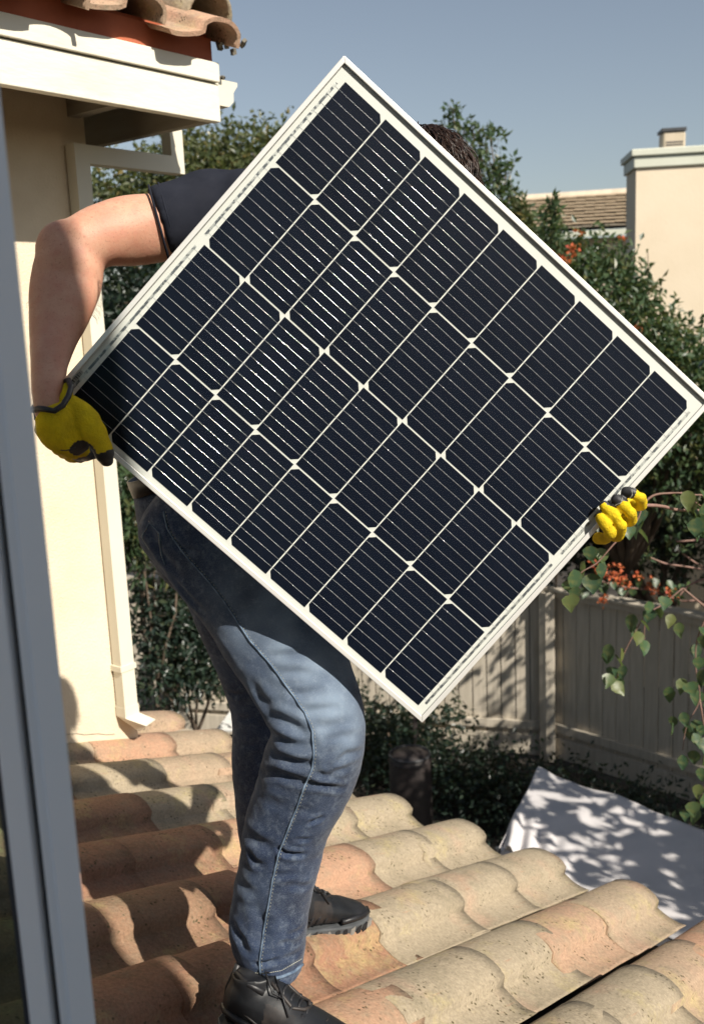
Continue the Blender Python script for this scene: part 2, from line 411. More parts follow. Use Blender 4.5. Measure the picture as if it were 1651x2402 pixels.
# mortar line at the eave (left)
# upper roof: tiles end over the fascia and rise away from it
uslope = R_(20)
UX = (eH * math.cos(uslope) - Z * math.sin(uslope)).normalized()   # down slope = outwards over the fascia
UY = dH.copy(); UZ = UX.cross(UY)
if UZ.z < 0: UY = -UY; UZ = UX.cross(UY)
uroof_z = zF + h1 + h2 + h3
mb = MB(); mb.box(HW(dF - .03, OH - .02, uroof_z - .005), dH * -4.3, -UX * 3.0, UZ * .02); ur = mb.obj('upper_roof', M['terra'], house)
UP = .31
for i in range(8):
    for j in range(5):
        rr = random.Random(i * 17 + j + 900)
        o = bpy.data.objects.new('roof_tile', tiles_up[(i + j * 2) % 4]); COL.objects.link(o)
        org = HW(dF + .012 - UP * i, OH + .10, uroof_z - .055) - UX * (EXPO * j + rr.uniform(-.012, .012) + (.02 if i == 1 else 0)) + UZ * (.004 * rr.random() + (.012 if i % 2 else 0))
        X = (UX + UZ * -.045 + UY * rr.uniform(-.02, .02)).normalized(); Y = (UY - X * UY.dot(X)).normalized(); Zv = X.cross(Y)
        place_local(o, ur, org, X, Y, Zv)
# rake cover tiles (half barrels) along the right edge of the upper roof
def barrel(name, r0, r1, L, mat, parent, org, X, Y, Zv, seed=0):
    V = []; n = 12; nl = 5
    for s_, th in ((0, 0), (1, .014)):
        for j in range(nl + 1):
            t = j / nl; r = r0 + (r1 - r0) * t - th
            for i in range(n + 1):
                a = math.pi * (-.08 + 1.16 * i / n); wob = 1 + .02 * noise.noise(Vector((a, t * 3, seed)))
                V.append((-L + L * t, r * math.cos(a) * wob, r * math.sin(a) * wob))
    m = n + 1; b = (nl + 1) * m
    Fc = [(j * m + i, j * m + i + 1, (j + 1) * m + i + 1, (j + 1) * m + i) for j in range(nl) for i in range(n)]
    Fc = Fc + [tuple(b + k for k in f)[::-1] for f in Fc]
    for i in range(n): Fc += [(nl * m + i, nl * m + i + 1, b + nl * m + i + 1, b + nl * m + i), (i + 1, i, b + i, b + i + 1)]
    for j in range(nl): Fc += [(j * m, (j + 1) * m, b + (j + 1) * m, b + j * m), ((j + 1) * m + n, j * m + n, b + j * m + n, b + (j + 1) * m + n)]
    me = bpy.data.meshes.new(name); me.from_pydata(V, [], Fc); me.materials.append(mat); me.polygons.foreach_set('use_smooth', [True] * len(Fc)); me.update()
    o = bpy.data.objects.new(name, me); COL.objects.link(o); place_local(o, parent, org, X, Y, Zv); return o
for j in range(7):
    org = HW(dF - .03, OH + .0, uroof_z + .045) - UX * (.33 * j) + UZ * .012
    X = (UX - UZ * .05).normalized(); Y = (UY - X * UY.dot(X)).normalized()
    barrel('ridge_tile', .085, .105, .40, M['tile'], ur, org, X, Y, X.cross(Y), j)
# broken mortar bits at the roof corner
mb = MB(); q = HW(dF + .02, OH + .03, uroof_z + .0)
for i in range(10):
    c = q + dH * random.uniform(-.02, .07) + eH * random.uniform(-.03, .03) + Z * random.uniform(-.02, .02)
    a = Vector((random.gauss(0, 1), random.gauss(0, 1), random.gauss(0, 1))).normalized() * random.uniform(.015, .03); b_ = a.orthogonal().normalized() * .018
    mb.box(c, a, b_, a.cross(b_).normalized() * .012)
mb.obj('mortar', M['gutter_dirt'], ur, kind='stuff')

# ------------------------------------------------------------------ unseen wall added behind the photographer, shaped to shade window and left edge
SHADING_WALL_X = 1.43
mb = MB(); mb.box((SHADING_WALL_X, -.34, 0), (-1.5, 0, 0), (0, -.24, 0), (0, 0, CAMZ + 2.72)); mb.box((SHADING_WALL_X + .10, -.345, 0), (-1.6, 0, 0), (0, -.26, 0), (0, 0, CAMZ + 1.42)); mb.obj('unseen_shading_wall', M['stucco'], house)

# ------------------------------------------------------------------ open window sash at the left edge
M['frame'] = pm('window_frame_vinyl', (.80, .87, .94), (.85, .90, .96), 3, .45, .06, 8, .002)
M['gasket'] = pm('gasket', (.02, .025, .035), (.03, .035, .045), 3, .6, 0)
def glassmat(name, tint=(.9, .95, .95), ior=1.45, rough=.02, base=.04):
    m, n, b, out = newmat(name); n.nodes.remove(b)
    tr = n.nodes.new('ShaderNodeBsdfTransparent'); tr.inputs[0].default_value = (*tint, 1)
    gl = n.nodes.new('ShaderNodeBsdfGlossy'); gl.inputs['Roughness'].default_value = rough
    fr = n.nodes.new('ShaderNodeFresnel'); fr.inputs[0].default_value = ior
    mx = n.nodes.new('ShaderNodeMixShader'); n.links.new(fr.outputs[0], mx.inputs[0]); n.links.new(tr.outputs[0], mx.inputs[1]); n.links.new(gl.outputs[0], mx.inputs[2])
    n.links.new(mx.outputs[0], out.inputs[0]); return m
M['glass'] = glassmat('window_glass', (.55, .68, .66))
wy = .78
xb = lambda px: at(px, 2402, wy).x
xs = [xb(p) for p in (225, 168, 163, 140, 135, 124, 118, 76, 70, 56)]
bx0 = xs[0]
sash = thing('window_sash', 'pale blue grey window frame standing open at the left edge of the view', 'window', (xs[4], wy, CAMZ - 1.6))
dpt = [wy, wy, wy + .004, wy + .004, wy + .018, wy + .018, wy + .002, wy - .004, wy + .003, wy + .02]
prof = list(zip(xs, dpt))
V = []
for zz in (CAMZ - 1.6, CAMZ + 1.3):
    for (x, y) in prof: V.append((x, y, zz))
    V.append((xs[-1], wy + .04, zz)); V.append((xs[0] * (wy + .04) / wy - .003, wy + .04, zz))
n = len(prof) + 2
mesh_obj('stile', V, [tuple(range(n)), tuple(range(n, 2 * n))[::-1]] + [(i, n + i, n + (i + 1) % n, (i + 1) % n) for i in range(n)], M['frame'], sash)
mb = MB(); mb.box((xs[5] + .0005, wy + .012, CAMZ - 1.59), (xs[4] - xs[5] - .001, 0, 0), (0, .005, 0), (0, 0, 2.88)); mb.obj('gasket', M['gasket'], sash)
mb = MB(); mb.box((xs[9] - .004, wy + .014, CAMZ - 1.59), (.0038, 0, 0), (0, .01, 0), (0, 0, 2.88)); mb.obj('gasket', M['gasket'], sash)
mb = MB(); mb.box((xs[9] - .60, wy + .025, CAMZ - 1.58), (.60, 0, 0), (0, .005, 0), (0, 0, 2.86)); mb.obj('glass_pane', M['glass'], sash)
mb = MB(); mb.box((xs[9] - .66, wy + .0, CAMZ - 1.6), (.06, 0, 0), (0, .05, 0), (0, 0, 2.9)); mb.obj('stile', M['frame'], sash)
mb = MB(); mb.box((xs[9] - .6, wy + .0, CAMZ - 1.66), (.6 + bx0 - xs[9], 0, 0), (0, .05, 0), (0, 0, .06)); mb.obj('bottom_rail', M['frame'], sash)
mb = MB(); mb.box((xs[9] - .6, wy + .0, CAMZ + 1.3), (.6 + bx0 - xs[9], 0, 0), (0, .05, 0), (0, 0, .06)); mb.obj('top_rail', M['frame'], sash)
# ------------------------------------------------------------------ solar panel
pT = CAM + Vector((.01889, 1.74844, .42732)); pR = CAM + Vector((.62689, 1.72067, -.16183))
pB = CAM + Vector((.10727, 1.65374, -.69741)); pL = CAM + Vector((-.50073, 1.68151, -.10826))
pu = (pR - pT + pB - pL).normalized(); pv = (pL - pT + pB - pR); pv = (pv - pu * pv.dot(pu)).normalized(); pn = -(pu.cross(pv))
PU, PV, PD = .847, .749, .030
panel = bpy.data.objects.new('solar_panel', None); COL.objects.link(panel)
pc = (pT + pR + pB + pL) / 4; pO = pc - pu * PU / 2 - pv * PV / 2     # top corner of the frame
base = pO + pv * PV + pu * PU
tagp(panel, 'black solar panel with a thin silver frame, held cornerwise by the man', 'solar panel')
Ym = -pv
panel.matrix_world = Matrix(((pu.x, Ym.x, pn.x, pO.x), (pu.y, Ym.y, pn.y, pO.y), (pu.z, Ym.z, pn.z, pO.z), (0, 0, 0, 1)))
def lob(name, V, Fc, mat, parent=panel, smooth=False, **k):      # V given as (u, v, n)
    me = bpy.data.meshes.new(name); me.from_pydata([(a, -b, c) for a, b, c in V], [], Fc); me.materials.append(mat)
    if smooth: me.polygons.foreach_set('use_smooth', [True] * len(Fc))
    me.update(); bm = bmesh.new(); bm.from_mesh(me); bmesh.ops.recalc_face_normals(bm, faces=bm.faces); bm.to_mesh(me); bm.free()
    o = bpy.data.objects.new(name, me); COL.objects.link(o); o.parent = parent; return tagp(o, **k)
def pbox(mbx, u0, u1, v0, v1, n0, n1): mbx.box((u0, v0, n0), (u1 - u0, 0, 0), (0, v1 - v0, 0), (0, 0, n1 - n0))
M['alu'] = pm('anodised_aluminium', (.80, .79, .75), (.74, .73, .70), 3, .38, .08, 8, .0005, metal=.35)
M['backsheet'] = pm('white_backsheet', (.72, .71, .66), (.69, .68, .63), 3, .5, 0)
def cellmat():
    m, n, b, o = newmat('silicon_cell')
    v = coord(n)
    wv = N_(n, 'ShaderNodeTexWave', Scale=95.0, Distortion=0.0); wv.bands_direction = 'X'; n.links.new(v, wv.inputs['Vector'])
    base = mixc(n, ramp(n, noi(n, v, 9, 3), .3, .7), (.0030, .0052, .012), (.0055, .0085, .0175))
    base = mixc(n, .35, base, mixc(n, wv.outputs[1], (.6, .6, .6), (1.3, 1.3, 1.4)), 'MULTIPLY')
    n.links.new(base, b.inputs['Base Color']); b.inputs['Roughness'].default_value = .45; b.inputs['Specular IOR Level'].default_value = .12
    return m
M['cell'] = cellmat()
M['wire'] = pm('tinned_wire', (.72, .73, .74), (.60, .61, .64), 200, .17, .0, 300, .001, metal=.4)
M['ribbon'] = pm('ribbon_crinkle_glint', (.62, .62, .58), (.16, .17, .18), 110, .35, .6, 260, .001, metal=.5, lo=.46, hi=.54)  # pale and dark flecks in the colour imitate reflections off crinkled metal
M['pglass'] = glassmat('panel_glass', (.97, .98, .98), 1.10, .08)
fw_ = .0085
def mitre(a0, a1, b0, b1, axis):
    """frame side with mitred ends; hollow look: outer wall + front lip"""
    pass
sides = []
def frame_side(c0, c1, c2, c3):     # outer start, outer end, inner end, inner start (u,v)
    V = [(p[0], p[1], 0) for p in (c0, c1, c2, c3)] + [(p[0], p[1], -.0032) for p in (c0, c1, c2, c3)]
    Vb = [(p[0], p[1], -PD) for p in (c0, c1)]
    o0, o1, i1, i0 = c0, c1, c2, c3
    du = ((i0[0] - o0[0]) * .22, (i0[1] - o0[1]) * .22); du1 = ((i1[0] - o1[0]) * .22, (i1[1] - o1[1]) * .22)
    V = [(*o0, 0), (*o1, 0), (*i1, 0), (*i0, 0), (*o0, -PD), (*o1, -PD), (*i1, -.0042), (*i0, -.0042),
         (o1[0] + du1[0], o1[1] + du1[1], -.0042), (o0[0] + du[0], o0[1] + du[1], -.0042), (o1[0] + du1[0], o1[1] + du1[1], -PD), (o0[0] + du[0], o0[1] + du[1], -PD)]
    Fc = [(0, 1, 2, 3), (0, 4, 5, 1), (3, 2, 6, 7), (7, 6, 8, 9), (9, 8, 10, 11), (4, 11, 10, 5), (0, 3, 7, 9, 11, 4), (1, 5, 10, 8, 6, 2)]
    o = lob('frame_side', V, Fc, M['alu']); bevel(o, .0009, 2); return o
g = .0002
frame_side((0 + g, 0), (PU - g, 0), (PU - fw_ - g, fw_), (fw_ + g, fw_))
frame_side((PU, g), (PU, PV - g), (PU - fw_, PV - fw_ - g), (PU - fw_, fw_ + g))
frame_side((PU - g, PV), (g, PV), (fw_ + g, PV - fw_), (PU - fw_ - g, PV - fw_))
frame_side((0, PV - g), (0, g), (fw_, fw_ + g), (fw_, PV - fw_ - g))
mb = MB(); pbox(mb, .003, PU - .003, .003, PV - .003, -.0078, -.0062); lob('backsheet', mb.v, mb.f, M['backsheet'])
mb = MB(); pbox(mb, .004, PU - .004, .004, PV - .004, -.0046, -.0043); lob('cover_glass', mb.v, mb.f, M['pglass'])
u0, u1, v0, v1 = .0275, PU - .0235, .0270, PV - .0165
cpu = (u1 - u0) / 9; cpv = (v1 - v0) / 4; gu, gv = .0022, .0028; ch = .0095
cw, cl = cpu - gu, cpv - gv
def cell_mesh(flip):
    z1 = .0003
    P = [(0, 0), (cw, 0), (cw, cl), (0, cl)]
    if not flip: P = [(0, 0), (cw - ch, 0), (cw, ch), (cw, cl - ch), (cw - ch, cl), (0, cl)]
    else: P = [(ch, 0), (cw, 0), (cw, cl), (ch, cl), (0, cl - ch), (0, ch)]
    n = len(P); V = [(a, -b, 0) for a, b in P] + [(a, -b, z1) for a, b in P]
    me = bpy.data.meshes.new('solar_cell'); me.from_pydata(V, [], [tuple(range(n, 2 * n))[::-1], tuple(range(n))] + [(i, (i + 1) % n, n + (i + 1) % n, n + i) for i in range(n)])
    me.materials.append(M['cell']); me.update()
    bm = bmesh.new(); bm.from_mesh(me); bmesh.ops.recalc_face_normals(bm, faces=bm.faces); bm.to_mesh(me); bm.free(); return me
cms = [cell_mesh(False), cell_mesh(True)]
def wires_mesh(first, seed):
    rr = random.Random(seed); mb = MB(); nb = 9
    for k in range(nb):
        vv = cl * (k + .92) / (nb + .84)
        r = .00026
        a = .0012; e = cw - .0012
        wob = rr.uniform(-.0003, .0003)
        pts_ = [(a + (e - a) * t / 6, -(vv + wob * math.sin(t)), .0006 + .00006 * math.sin(t * 1.3 + k)) for t in range(7)]
        mb.tube(pts_, r, 6)
        # soldered ends: pair of thin lines and a pad
        for x0_, x1_ in ((-gu / 2, a), (e, cw + gu / 2)):
            mb.tube([(x0_, -(vv - .0005), .0005), (x1_, -(vv - .0005), .0005)], .00014, 4); mb.tube([(x0_, -(vv + .0005), .0005), (x1_, -(vv + .0005), .0005)], .00014, 4)
        for x0_ in (cw * .08, cw * .92, cw * .33, cw * .52, cw * .75): mb.box((x0_ - .0005, -(vv + .0005), .0002), (.0010, 0, 0), (0, .0010, 0), (0, 0, .0006))
    me = bpy.data.meshes.new('busbar_set'); me.from_pydata(mb.v, [], mb.f); me.materials.append(M['wire']); me.polygons.foreach_set('use_smooth', [True] * len(mb.f)); me.update(); return me
wms = [wires_mesh(False, s) for s in range(4)]
for i in range(9):
    for j in range(4):
        o = bpy.data.objects.new('solar_cell', cms[j % 2]); COL.objects.link(o); o.parent = panel
        o.location = (u0 + gu / 2 + cpu * i, -(v0 + gv / 2 + cpv * j), -.0061)
        b_ = bpy.data.objects.new('busbar_set', wms[(i * 2 + j) % 4]); COL.objects.link(b_); b_.parent = o
# ribbons at the two short ends of the strings
for (ua, ub) in ((u0 - .0105, u0 - .0060), (u1 + .0045, u1 + .0090)):
    for (ja, jb) in ((0, 2), (2, 4)):
        va = v0 + cpv * ja + .012; vb = v0 + cpv * jb - .012; mb = MB(); n = 60; b = 0
        V = []; Fc = []
        for k in range(n + 1):
            v_ = va + (vb - va) * k / n; zz = -.0059 + .00035 * noise.noise(Vector((k * .9, ua * 50, 0)))
            V += [(ua, v_, zz), (ub, v_, zz + .0002 * noise.noise(Vector((k * 1.7, 3, 0)))), (ub, v_, -.0062), (ua, v_, -.0062)]
        for k in range(n):
            for q in range(4): Fc.append((k * 4 + q, k * 4 + (q + 1) % 4, k * 4 + 4 + (q + 1) % 4, k * 4 + 4 + q))
        lob('bus_ribbon', V, Fc, M['ribbon'])
    mb = MB()
    for j in range(4):
        for k in range(9):
            vv = v0 + gv / 2 + cpv * j + cl * (k + .92) / 9.84
            ue = u0 if ua < .1 else u1
            mb.tube([(ue, vv, -.0058), ((ua + ub) / 2, vv, -.0058)], .00022, 4)
    lob('string_lead', mb.v, mb.f, M['wire'], kind='stuff')
# printed bar label near the left corner
mb = MB(); rr = random.Random(4); t_ = 0
while t_ < .030:
    w_ = rr.choice((.0006, .0012, .002)); pbox(mb, .010, .0165, PV - .075 + t_, PV - .075 + t_ + w_, -.0042, -.0041); t_ += w_ + rr.choice((.0006, .0012))
lob('printed_bar_label', mb.v, mb.f, M['dark'])
# rear: junction box and cables
mb = MB(); pbox(mb, PU / 2 - .05, PU / 2 + .05, PV / 2 - .04, PV / 2 + .04, -.022, -.0079); o = lob('junction_box', mb.v, mb.f, M['rubber']); bevel(o, .004)
def PP(u, v, n=0): return pO + pu * u + pv * v + pn * n
def onpanel(px, py, n=0):
    q = onplane(px, py, pO + pn * n, pn); return q

# ------------------------------------------------------------------ person
def ringpx(px, py, y, h, ratio=.9):
    c = at(px, py, y); r = h * dep(c) / F_PX; return (c, r, r * ratio)
def catmull(L, sub):
    out = []
    n = len(L)
    for i in range(n - 1):
        p0, p1, p2, p3 = L[max(0, i - 1)], L[i], L[i + 1], L[min(n - 1, i + 2)]
        for k in range(sub):
            t = k / sub; t2 = t * t; t3 = t2 * t
            out.append(.5 * ((2 * p1) + (-p0 + p2) * t + (2 * p0 - 5 * p1 + 4 * p2 - p3) * t2 + (-p0 + 3 * p1 - 3 * p2 + p3) * t3))
    out.append(L[-1]); return out
def loft(rings, n=28, sub=5, view=None, round_ends=(True, True), sq=1.0):
    """rings: (centre, rx across the view, ry along the view) -> closed mesh"""
    A = [np.array([*r[0], r[1], r[2]]) for r in rings]
    S = catmull(A, sub) if len(A) > 2 else catmull(A, sub * 2)
    view = Vector(view or (0, 1, 0)); V = []; cs = [Vector(s[:3]) for s in S]; rows = []
    for i, s in enumerate(S):
        t = (cs[min(i + 1, len(cs) - 1)] - cs[max(0, i - 1)]).normalized()
        a = (view - t * view.dot(t))
        if a.length < .15: a = Vector((0, 0, 1)) - t * t.z
        a.normalize(); b = t.cross(a).normalized(); rows.append((cs[i], t, a, b, max(.001, s[3]), max(.001, s[4])))
    full = []
    if round_ends[0]:
        c, t, a, b, rx, ry = rows[0]; r = min(rx, ry)
        for k in (0.12, .4, .65, .85, .96): full.append((c - t * r * .8 * math.sqrt(max(0, 1 - k * k)), a, b, rx * k, ry * k))
    full += [(c, a, b, rx, ry) for c, t, a, b, rx, ry in rows]
    if round_ends[1]:
        c, t, a, b, rx, ry = rows[-1]; r = min(rx, ry)
        for k in (.96, .85, .65, .4, .12): full.append((c + t * r * .8 * math.sqrt(max(0, 1 - k * k)), a, b, rx * k, ry * k))
    for c, a, b, rx, ry in full:
        for q in range(n):
            an = 2 * math.pi * q / n; cc, ss = math.cos(an), math.sin(an)
            if sq != 1: cc = math.copysign(abs(cc) ** sq, cc); ss = math.copysign(abs(ss) ** sq, ss)
            V.append(tuple(c + b * rx * cc + a * ry * ss))
    m = len(full); Fc = [(i * n + q, i * n + (q + 1) % n, (i + 1) * n + (q + 1) % n, (i + 1) * n + q) for i in range(m - 1) for q in range(n)]
    Fc += [tuple(range(n))[::-1], tuple((m - 1) * n + q for q in range(n))]
    return V, Fc
def fuse(parts, voxel, smooth_it=4, fac=.5):
    """join closed meshes and remesh them into one continuous surface; returns (verts, faces)"""
    V = []; Fc = []
    for v, f in parts:
        b = len(V); V += [tuple(x) for x in v]; Fc += [tuple(i + b for i in q) for q in f]
    me = bpy.data.meshes.new('tmp'); me.from_pydata(V, [], Fc); o = bpy.data.objects.new('tmp', me); COL.objects.link(o)
    bm = bmesh.new(); bm.from_mesh(me); bmesh.ops.recalc_face_normals(bm, faces=bm.faces); bm.to_mesh(me); bm.free()
    r = o.modifiers.new('r', 'REMESH'); r.mode = 'VOXEL'; r.voxel_size = voxel
    if smooth_it: s_ = o.modifiers.new('s', 'SMOOTH'); s_.iterations = smooth_it; s_.factor = fac
    dg = bpy.context.evaluated_depsgraph_get(); m2 = bpy.data.meshes.new_from_object(o.evaluated_get(dg))
    nv = len(m2.vertices); a = np.empty(nv * 3); m2.vertices.foreach_get('co', a); fs = [tuple(p.vertices) for p in m2.polygons]
    nn = np.empty(nv * 3); m2.vertices.foreach_get('normal', nn)
    bpy.data.objects.remove(o); bpy.data.meshes.remove(me); bpy.data.meshes.remove(m2)
    return a.reshape(-1, 3), fs, nn.reshape(-1, 3)
def displace_noise(V, Nn, amp, sc, an=(1, 1, 1), seed=0):
    d = np.array([noise.noise(Vector((v[0] * sc * an[0] + seed, v[1] * sc * an[1], v[2] * sc * an[2]))) for v in V])
    return V + Nn * (d * amp)[:, None]
def segdist(V, a, b):
    ab = b - a; t = np.clip(((V - a) @ ab) / (ab @ ab), 0, 1); c = a + t[:, None] * ab; return np.linalg.norm(V - c, axis=1), t
def creases(V, Nn, surf, folds):
    """folds: (list of photo pixels, depth amplitude m (negative = crease), width m) laid on the surface the camera sees"""
    for pl, amp, wd in folds:
        P3 = []
        for (x, y) in pl:
            h = surf.ray_cast(CAM, ray(x, y).normalized())[0]
            if h is not None: P3.append(np.array(h))
        if len(P3) < 2: continue
        best = np.full(len(V), 1e9); wt = np.ones(len(V)); nseg = len(P3) - 1
        for i in range(nseg):
            d, t = segdist(V, P3[i], P3[i + 1]); m = d < best; best[m] = d[m]; tt = (i + t[m]) / nseg; wt[m] = np.sin(np.pi * np.clip(tt * .9 + .05, 0, 1)) ** .6
        V = V + Nn * (amp * wt * np.exp(-(best / wd) ** 2))[:, None] - Nn * (amp * .55 * wt * np.exp(-((best - wd * 2.1) / wd) ** 2))[:, None]
    return V

def skinmat():
    m, n, b, o = newmat('skin'); v = coord(n)
    c = mixc(n, ramp(n, noi(n, v, 14, 3), .35, .7), (.56, .315, .215), (.50, .25, .165))
    c = mixc(n, ramp(n, noi(n, v, 45, 5, .7), .45, .75), c, (.50, .22, .15))
    c = mixc(n, ramp(n, noi(n, v, 260, 3, .7), .58, .72), c, (.36, .17, .11))
    n.links.new(c, b.inputs['Base Color']); b.inputs['Roughness'].default_value = .5; b.inputs['Specular IOR Level'].default_value = .35
    b.inputs['Subsurface Weight'].default_value = .12; b.inputs['Subsurface Radius'].default_value = (.012, .004, .002); b.inputs['Subsurface Scale'].default_value = 1.0
    bump(n, b, noi(n, v, 190, 6, .7), .35, .002); return m
def denimmat():
    m, n, b, o = newmat('denim'); v = coord(n)
    tw = N_(n, 'ShaderNodeTexWave', Scale=420.0, Distortion=1.5); tw.bands_direction = 'DIAGONAL'; n.links.new(v, tw.inputs['Vector'])
    c = mixc(n, ramp(n, noi(n, coord(n, (1, 1, 1)), 6.5, 5, .65), .36, .66), (.007, .016, .046), (.028, .050, .108))
    at_ = N_(n, 'ShaderNodeAttribute'); at_.attribute_name = 'wear'
    c = mixc(n, at_.outputs['Fac'], c, (.21, .275, .36))
    c = mixc(n, ramp(n, noi(n, v, 55, 5, .75), .50, .75), c, mixc(n, .3, c, (.35, .42, .50)))
    c = mixc(n, ramp(n, noi(n, v, 900, 3, .7), .52, .72), c, mixc(n, .35, c, (.45, .5, .56)))
    n.links.new(c, b.inputs['Base Color']); b.inputs['Roughness'].default_value = .85; b.inputs['Specular IOR Level'].default_value = .2
    b.inputs['Sheen Weight'].default_value = .15
    h = N_(n, 'ShaderNodeMath', operation='ADD'); n.links.new(noi(n, v, 60, 5), h.inputs[0]); n.links.new(tw.outputs[1], h.inputs[1])
    bump(n, b, h.outputs[0], .4, .003); return m
M['skin'] = skinmat(); M['denim'] = denimmat()
M['shirt'] = pm('navy_cotton', (.011, .013, .021), (.016, .018, .027), 30, .9, .25, 160, .001, spec=.2)
M['glove_y'] = pm('yellow_glove_knit', (.80, .58, .012), (.60, .42, .012), 40, .85, .9, 260, .003, spec=.25)
M['glove_k'] = pm('black_glove_leather', (.012, .012, .014), (.022, .022, .024), 40, .5, .4, 200, .001)
M['stitch'] = pm('pale_stitching', (.45, .45, .38), (.38, .38, .32), 90, .8, 0)
M['seam'] = pm('denim_seam', (.16, .22, .30), (.05, .08, .13), 60, .9, .2, 300)
M['belt'] = pm('leather_belt', (.010, .009, .009), (.016, .014, .013), 20, .5, .2, 100)
M['tan'] = pm('tan_leather', (.50, .28, .13), (.42, .22, .10), 20, .6, .2, 100)
M['shoe'] = pm('black_leather', (.006, .007, .009), (.014, .015, .018), 14, .5, .25, 120, .001)
M['shoe2'] = pm('scuffed_dark_leather', (.040, .033, .030), (.008, .008, .010), 18, .55, .3, 90, .001)
M['sole'] = pm('sole_grey', (.10, .105, .11), (.055, .06, .065), 10, .6, .3, 80)
M['sole_pale'] = pm('sole_worn', (.26, .24, .21), (.14, .13, .12), 30, .7, .3, 80)
M['hair'] = pm('hair_brown', (.045, .022, .013), (.02, .011, .008), 40, .38, 0)
M['eye'] = pm('eye_white', (.7, .68, .65), (.65, .62, .6), 5, .3, 0)

pbase = roofp(.1, .15, .03)
man = thing('person', 'man in dark t-shirt, faded blue jeans and yellow work gloves stepping across the tiled roof', 'person', tuple(pbase))
# --- body: one continuous surface (mostly covered by clothes)
hipN = at(455, 1235, 2.02); hipF = at(505, 1235, 2.16)
pelvis = (hipN + hipF) / 2
shN = at(572, 478, 1.93); shF = at(1085, 640, 1.98); chest = at(790, 660, 1.97); neck = at(925, 540, 1.99)
headc = at(985, 462, 2.0)
elN = at(172, 585, 1.83); wrN = at(114, 955, 1.735)
hr = .108
arm_r = [(at(560, 485, 1.945), .062, .06), ringpx(470, 505, 1.93, 84), ringpx(375, 533, 1.905, 80), ringpx(300, 542, 1.88, 80, .85), ringpx(240, 553, 1.855, 73, .9), ringpx(192, 575, 1.835, 68, .95)]
fore_r = [ringpx(186, 568, 1.835, 62, .95), ringpx(168, 610, 1.825, 78, .85), ringpx(155, 665, 1.815, 82, .8), ringpx(144, 720, 1.785, 75, .8), ringpx(129, 785, 1.745, 59, .85), ringpx(118, 840, 1.69, 47, .9), ringpx(114, 893, 1.64, 41, .8), ringpx(111, 945, 1.615, 35, .8), ringpx(120, 985, 1.61, 34, .8)]
spine = [(pelvis, .155, .115), (pelvis.lerp(chest, .3), .135, .105), (pelvis.lerp(chest, .62), .155, .115), (chest, .17, .12), (chest.lerp(neck, .55), .13, .10), (neck, .058, .06), (neck.lerp(headc, .5), .055, .058), (headc, .06, .07)]
elF = at(1370, 1010, 2.05); wrF = at(1395, 1150, 1.83)
armF = [(chest.lerp(shF, .8), .06, .06), (shF, .058, .058), (shF.lerp(elF, .5), .05, .05), (elF, .044, .044), (elF.lerp(wrF, .35), .044, .042), (wrF, .027, .03)]
kneeN = at(742, 1718, 1.96); ankN = at(640, 2290, 1.80); kneeF = at(640, 1760, 2.18); ankF = at(668, 2090, 2.20)
legN = [(hipN, .085, .085), (hipN.lerp(kneeN, .5), .075, .075), (kneeN, .055, .055), (kneeN.lerp(ankN, .3), .055, .055), (ankN, .036, .04)]
legF = [(hipF, .085, .085), (hipF.lerp(kneeF, .5), .075, .075), (kneeF, .055, .055), (kneeF.lerp(ankF, .3), .05, .05), (ankF, .036, .04)]
# head: skull, jaw, nose, ears, facing down towards the right hand side
fdir = Vector((.55, -.62, -.38)).normalized(); fup = (Vector((.25, -.15, 1)) - fdir * fdir.dot(Vector((.25, -.15, 1)))).normalized(); fsd = fdir.cross(fup).normalized()
def HP(f, s, u): return headc + fdir * f + fsd * s + fup * u
def blob(c, rx, ry, rz, ax=None, n=18):
    ax = ax or (fsd, fdir, fup); V = []; m = 12
    for i in range(1, m):
        th = math.pi * i / m
        for k in range(n):
            ph = 2 * math.pi * k / n; V.append(tuple(c + ax[0] * (rx * math.sin(th) * math.cos(ph)) + ax[1] * (ry * math.sin(th) * math.sin(ph)) + ax[2] * (rz * math.cos(th))))
    Fc = [(i * n + k, i * n + (k + 1) % n, (i + 1) * n + (k + 1) % n, (i + 1) * n + k) for i in range(m - 2) for k in range(n)]
    V += [tuple(c + ax[2] * rz), tuple(c - ax[2] * rz)]; a, b = len(V) - 2, len(V) - 1
    Fc += [(a, (k + 1) % n, k) for k in range(n)] + [(b, (m - 2) * n + k, (m - 2) * n + (k + 1) % n) for k in range(n)]
    return V, Fc
head_parts = [blob(HP(0, 0, .015), .075, .094, .088), blob(HP(.035, 0, -.045), .055, .058, .065), blob(HP(.055, 0, -.085), .032, .032, .028),
              blob(HP(.100, 0, -.028), .013, .020, .026), blob(HP(.094, 0, -.042), .018, .014, .012), blob(HP(.087, 0, -.070), .024, .012, .006), blob(HP(.085, 0, -.079), .02, .011, .006),
              blob(HP(-.005, .078, -.018), .010, .018, .032), blob(HP(-.005, -.078, -.018), .010, .018, .032), blob(HP(.083, 0, .006), .05, .016, .010)]
near = [ringpx(470, 1195, 1.925, 165, .68), ringpx(535, 1300, 1.87, 152, .66), ringpx(612, 1418, 1.81, 138, .64), ringpx(690, 1560, 1.758, 128, .62), ringpx(737, 1660, 1.73, 114, .76), ringpx(748, 1725, 1.722, 108, .86),
        ringpx(728, 1795, 1.728, 113, .85), ringpx(706, 1855, 1.735, 110, .85), ringpx(680, 1920, 1.742, 103, .88), ringpx(665, 1975, 1.745, 97, .9), ringpx(650, 2048, 1.748, 93, .92), ringpx(637, 2110, 1.75, 92, .92), ringpx(629, 2175, 1.75, 91, .92), ringpx(635, 2230, 1.75, 84, .95), ringpx(652, 2284, 1.748, 64, 1.15)]
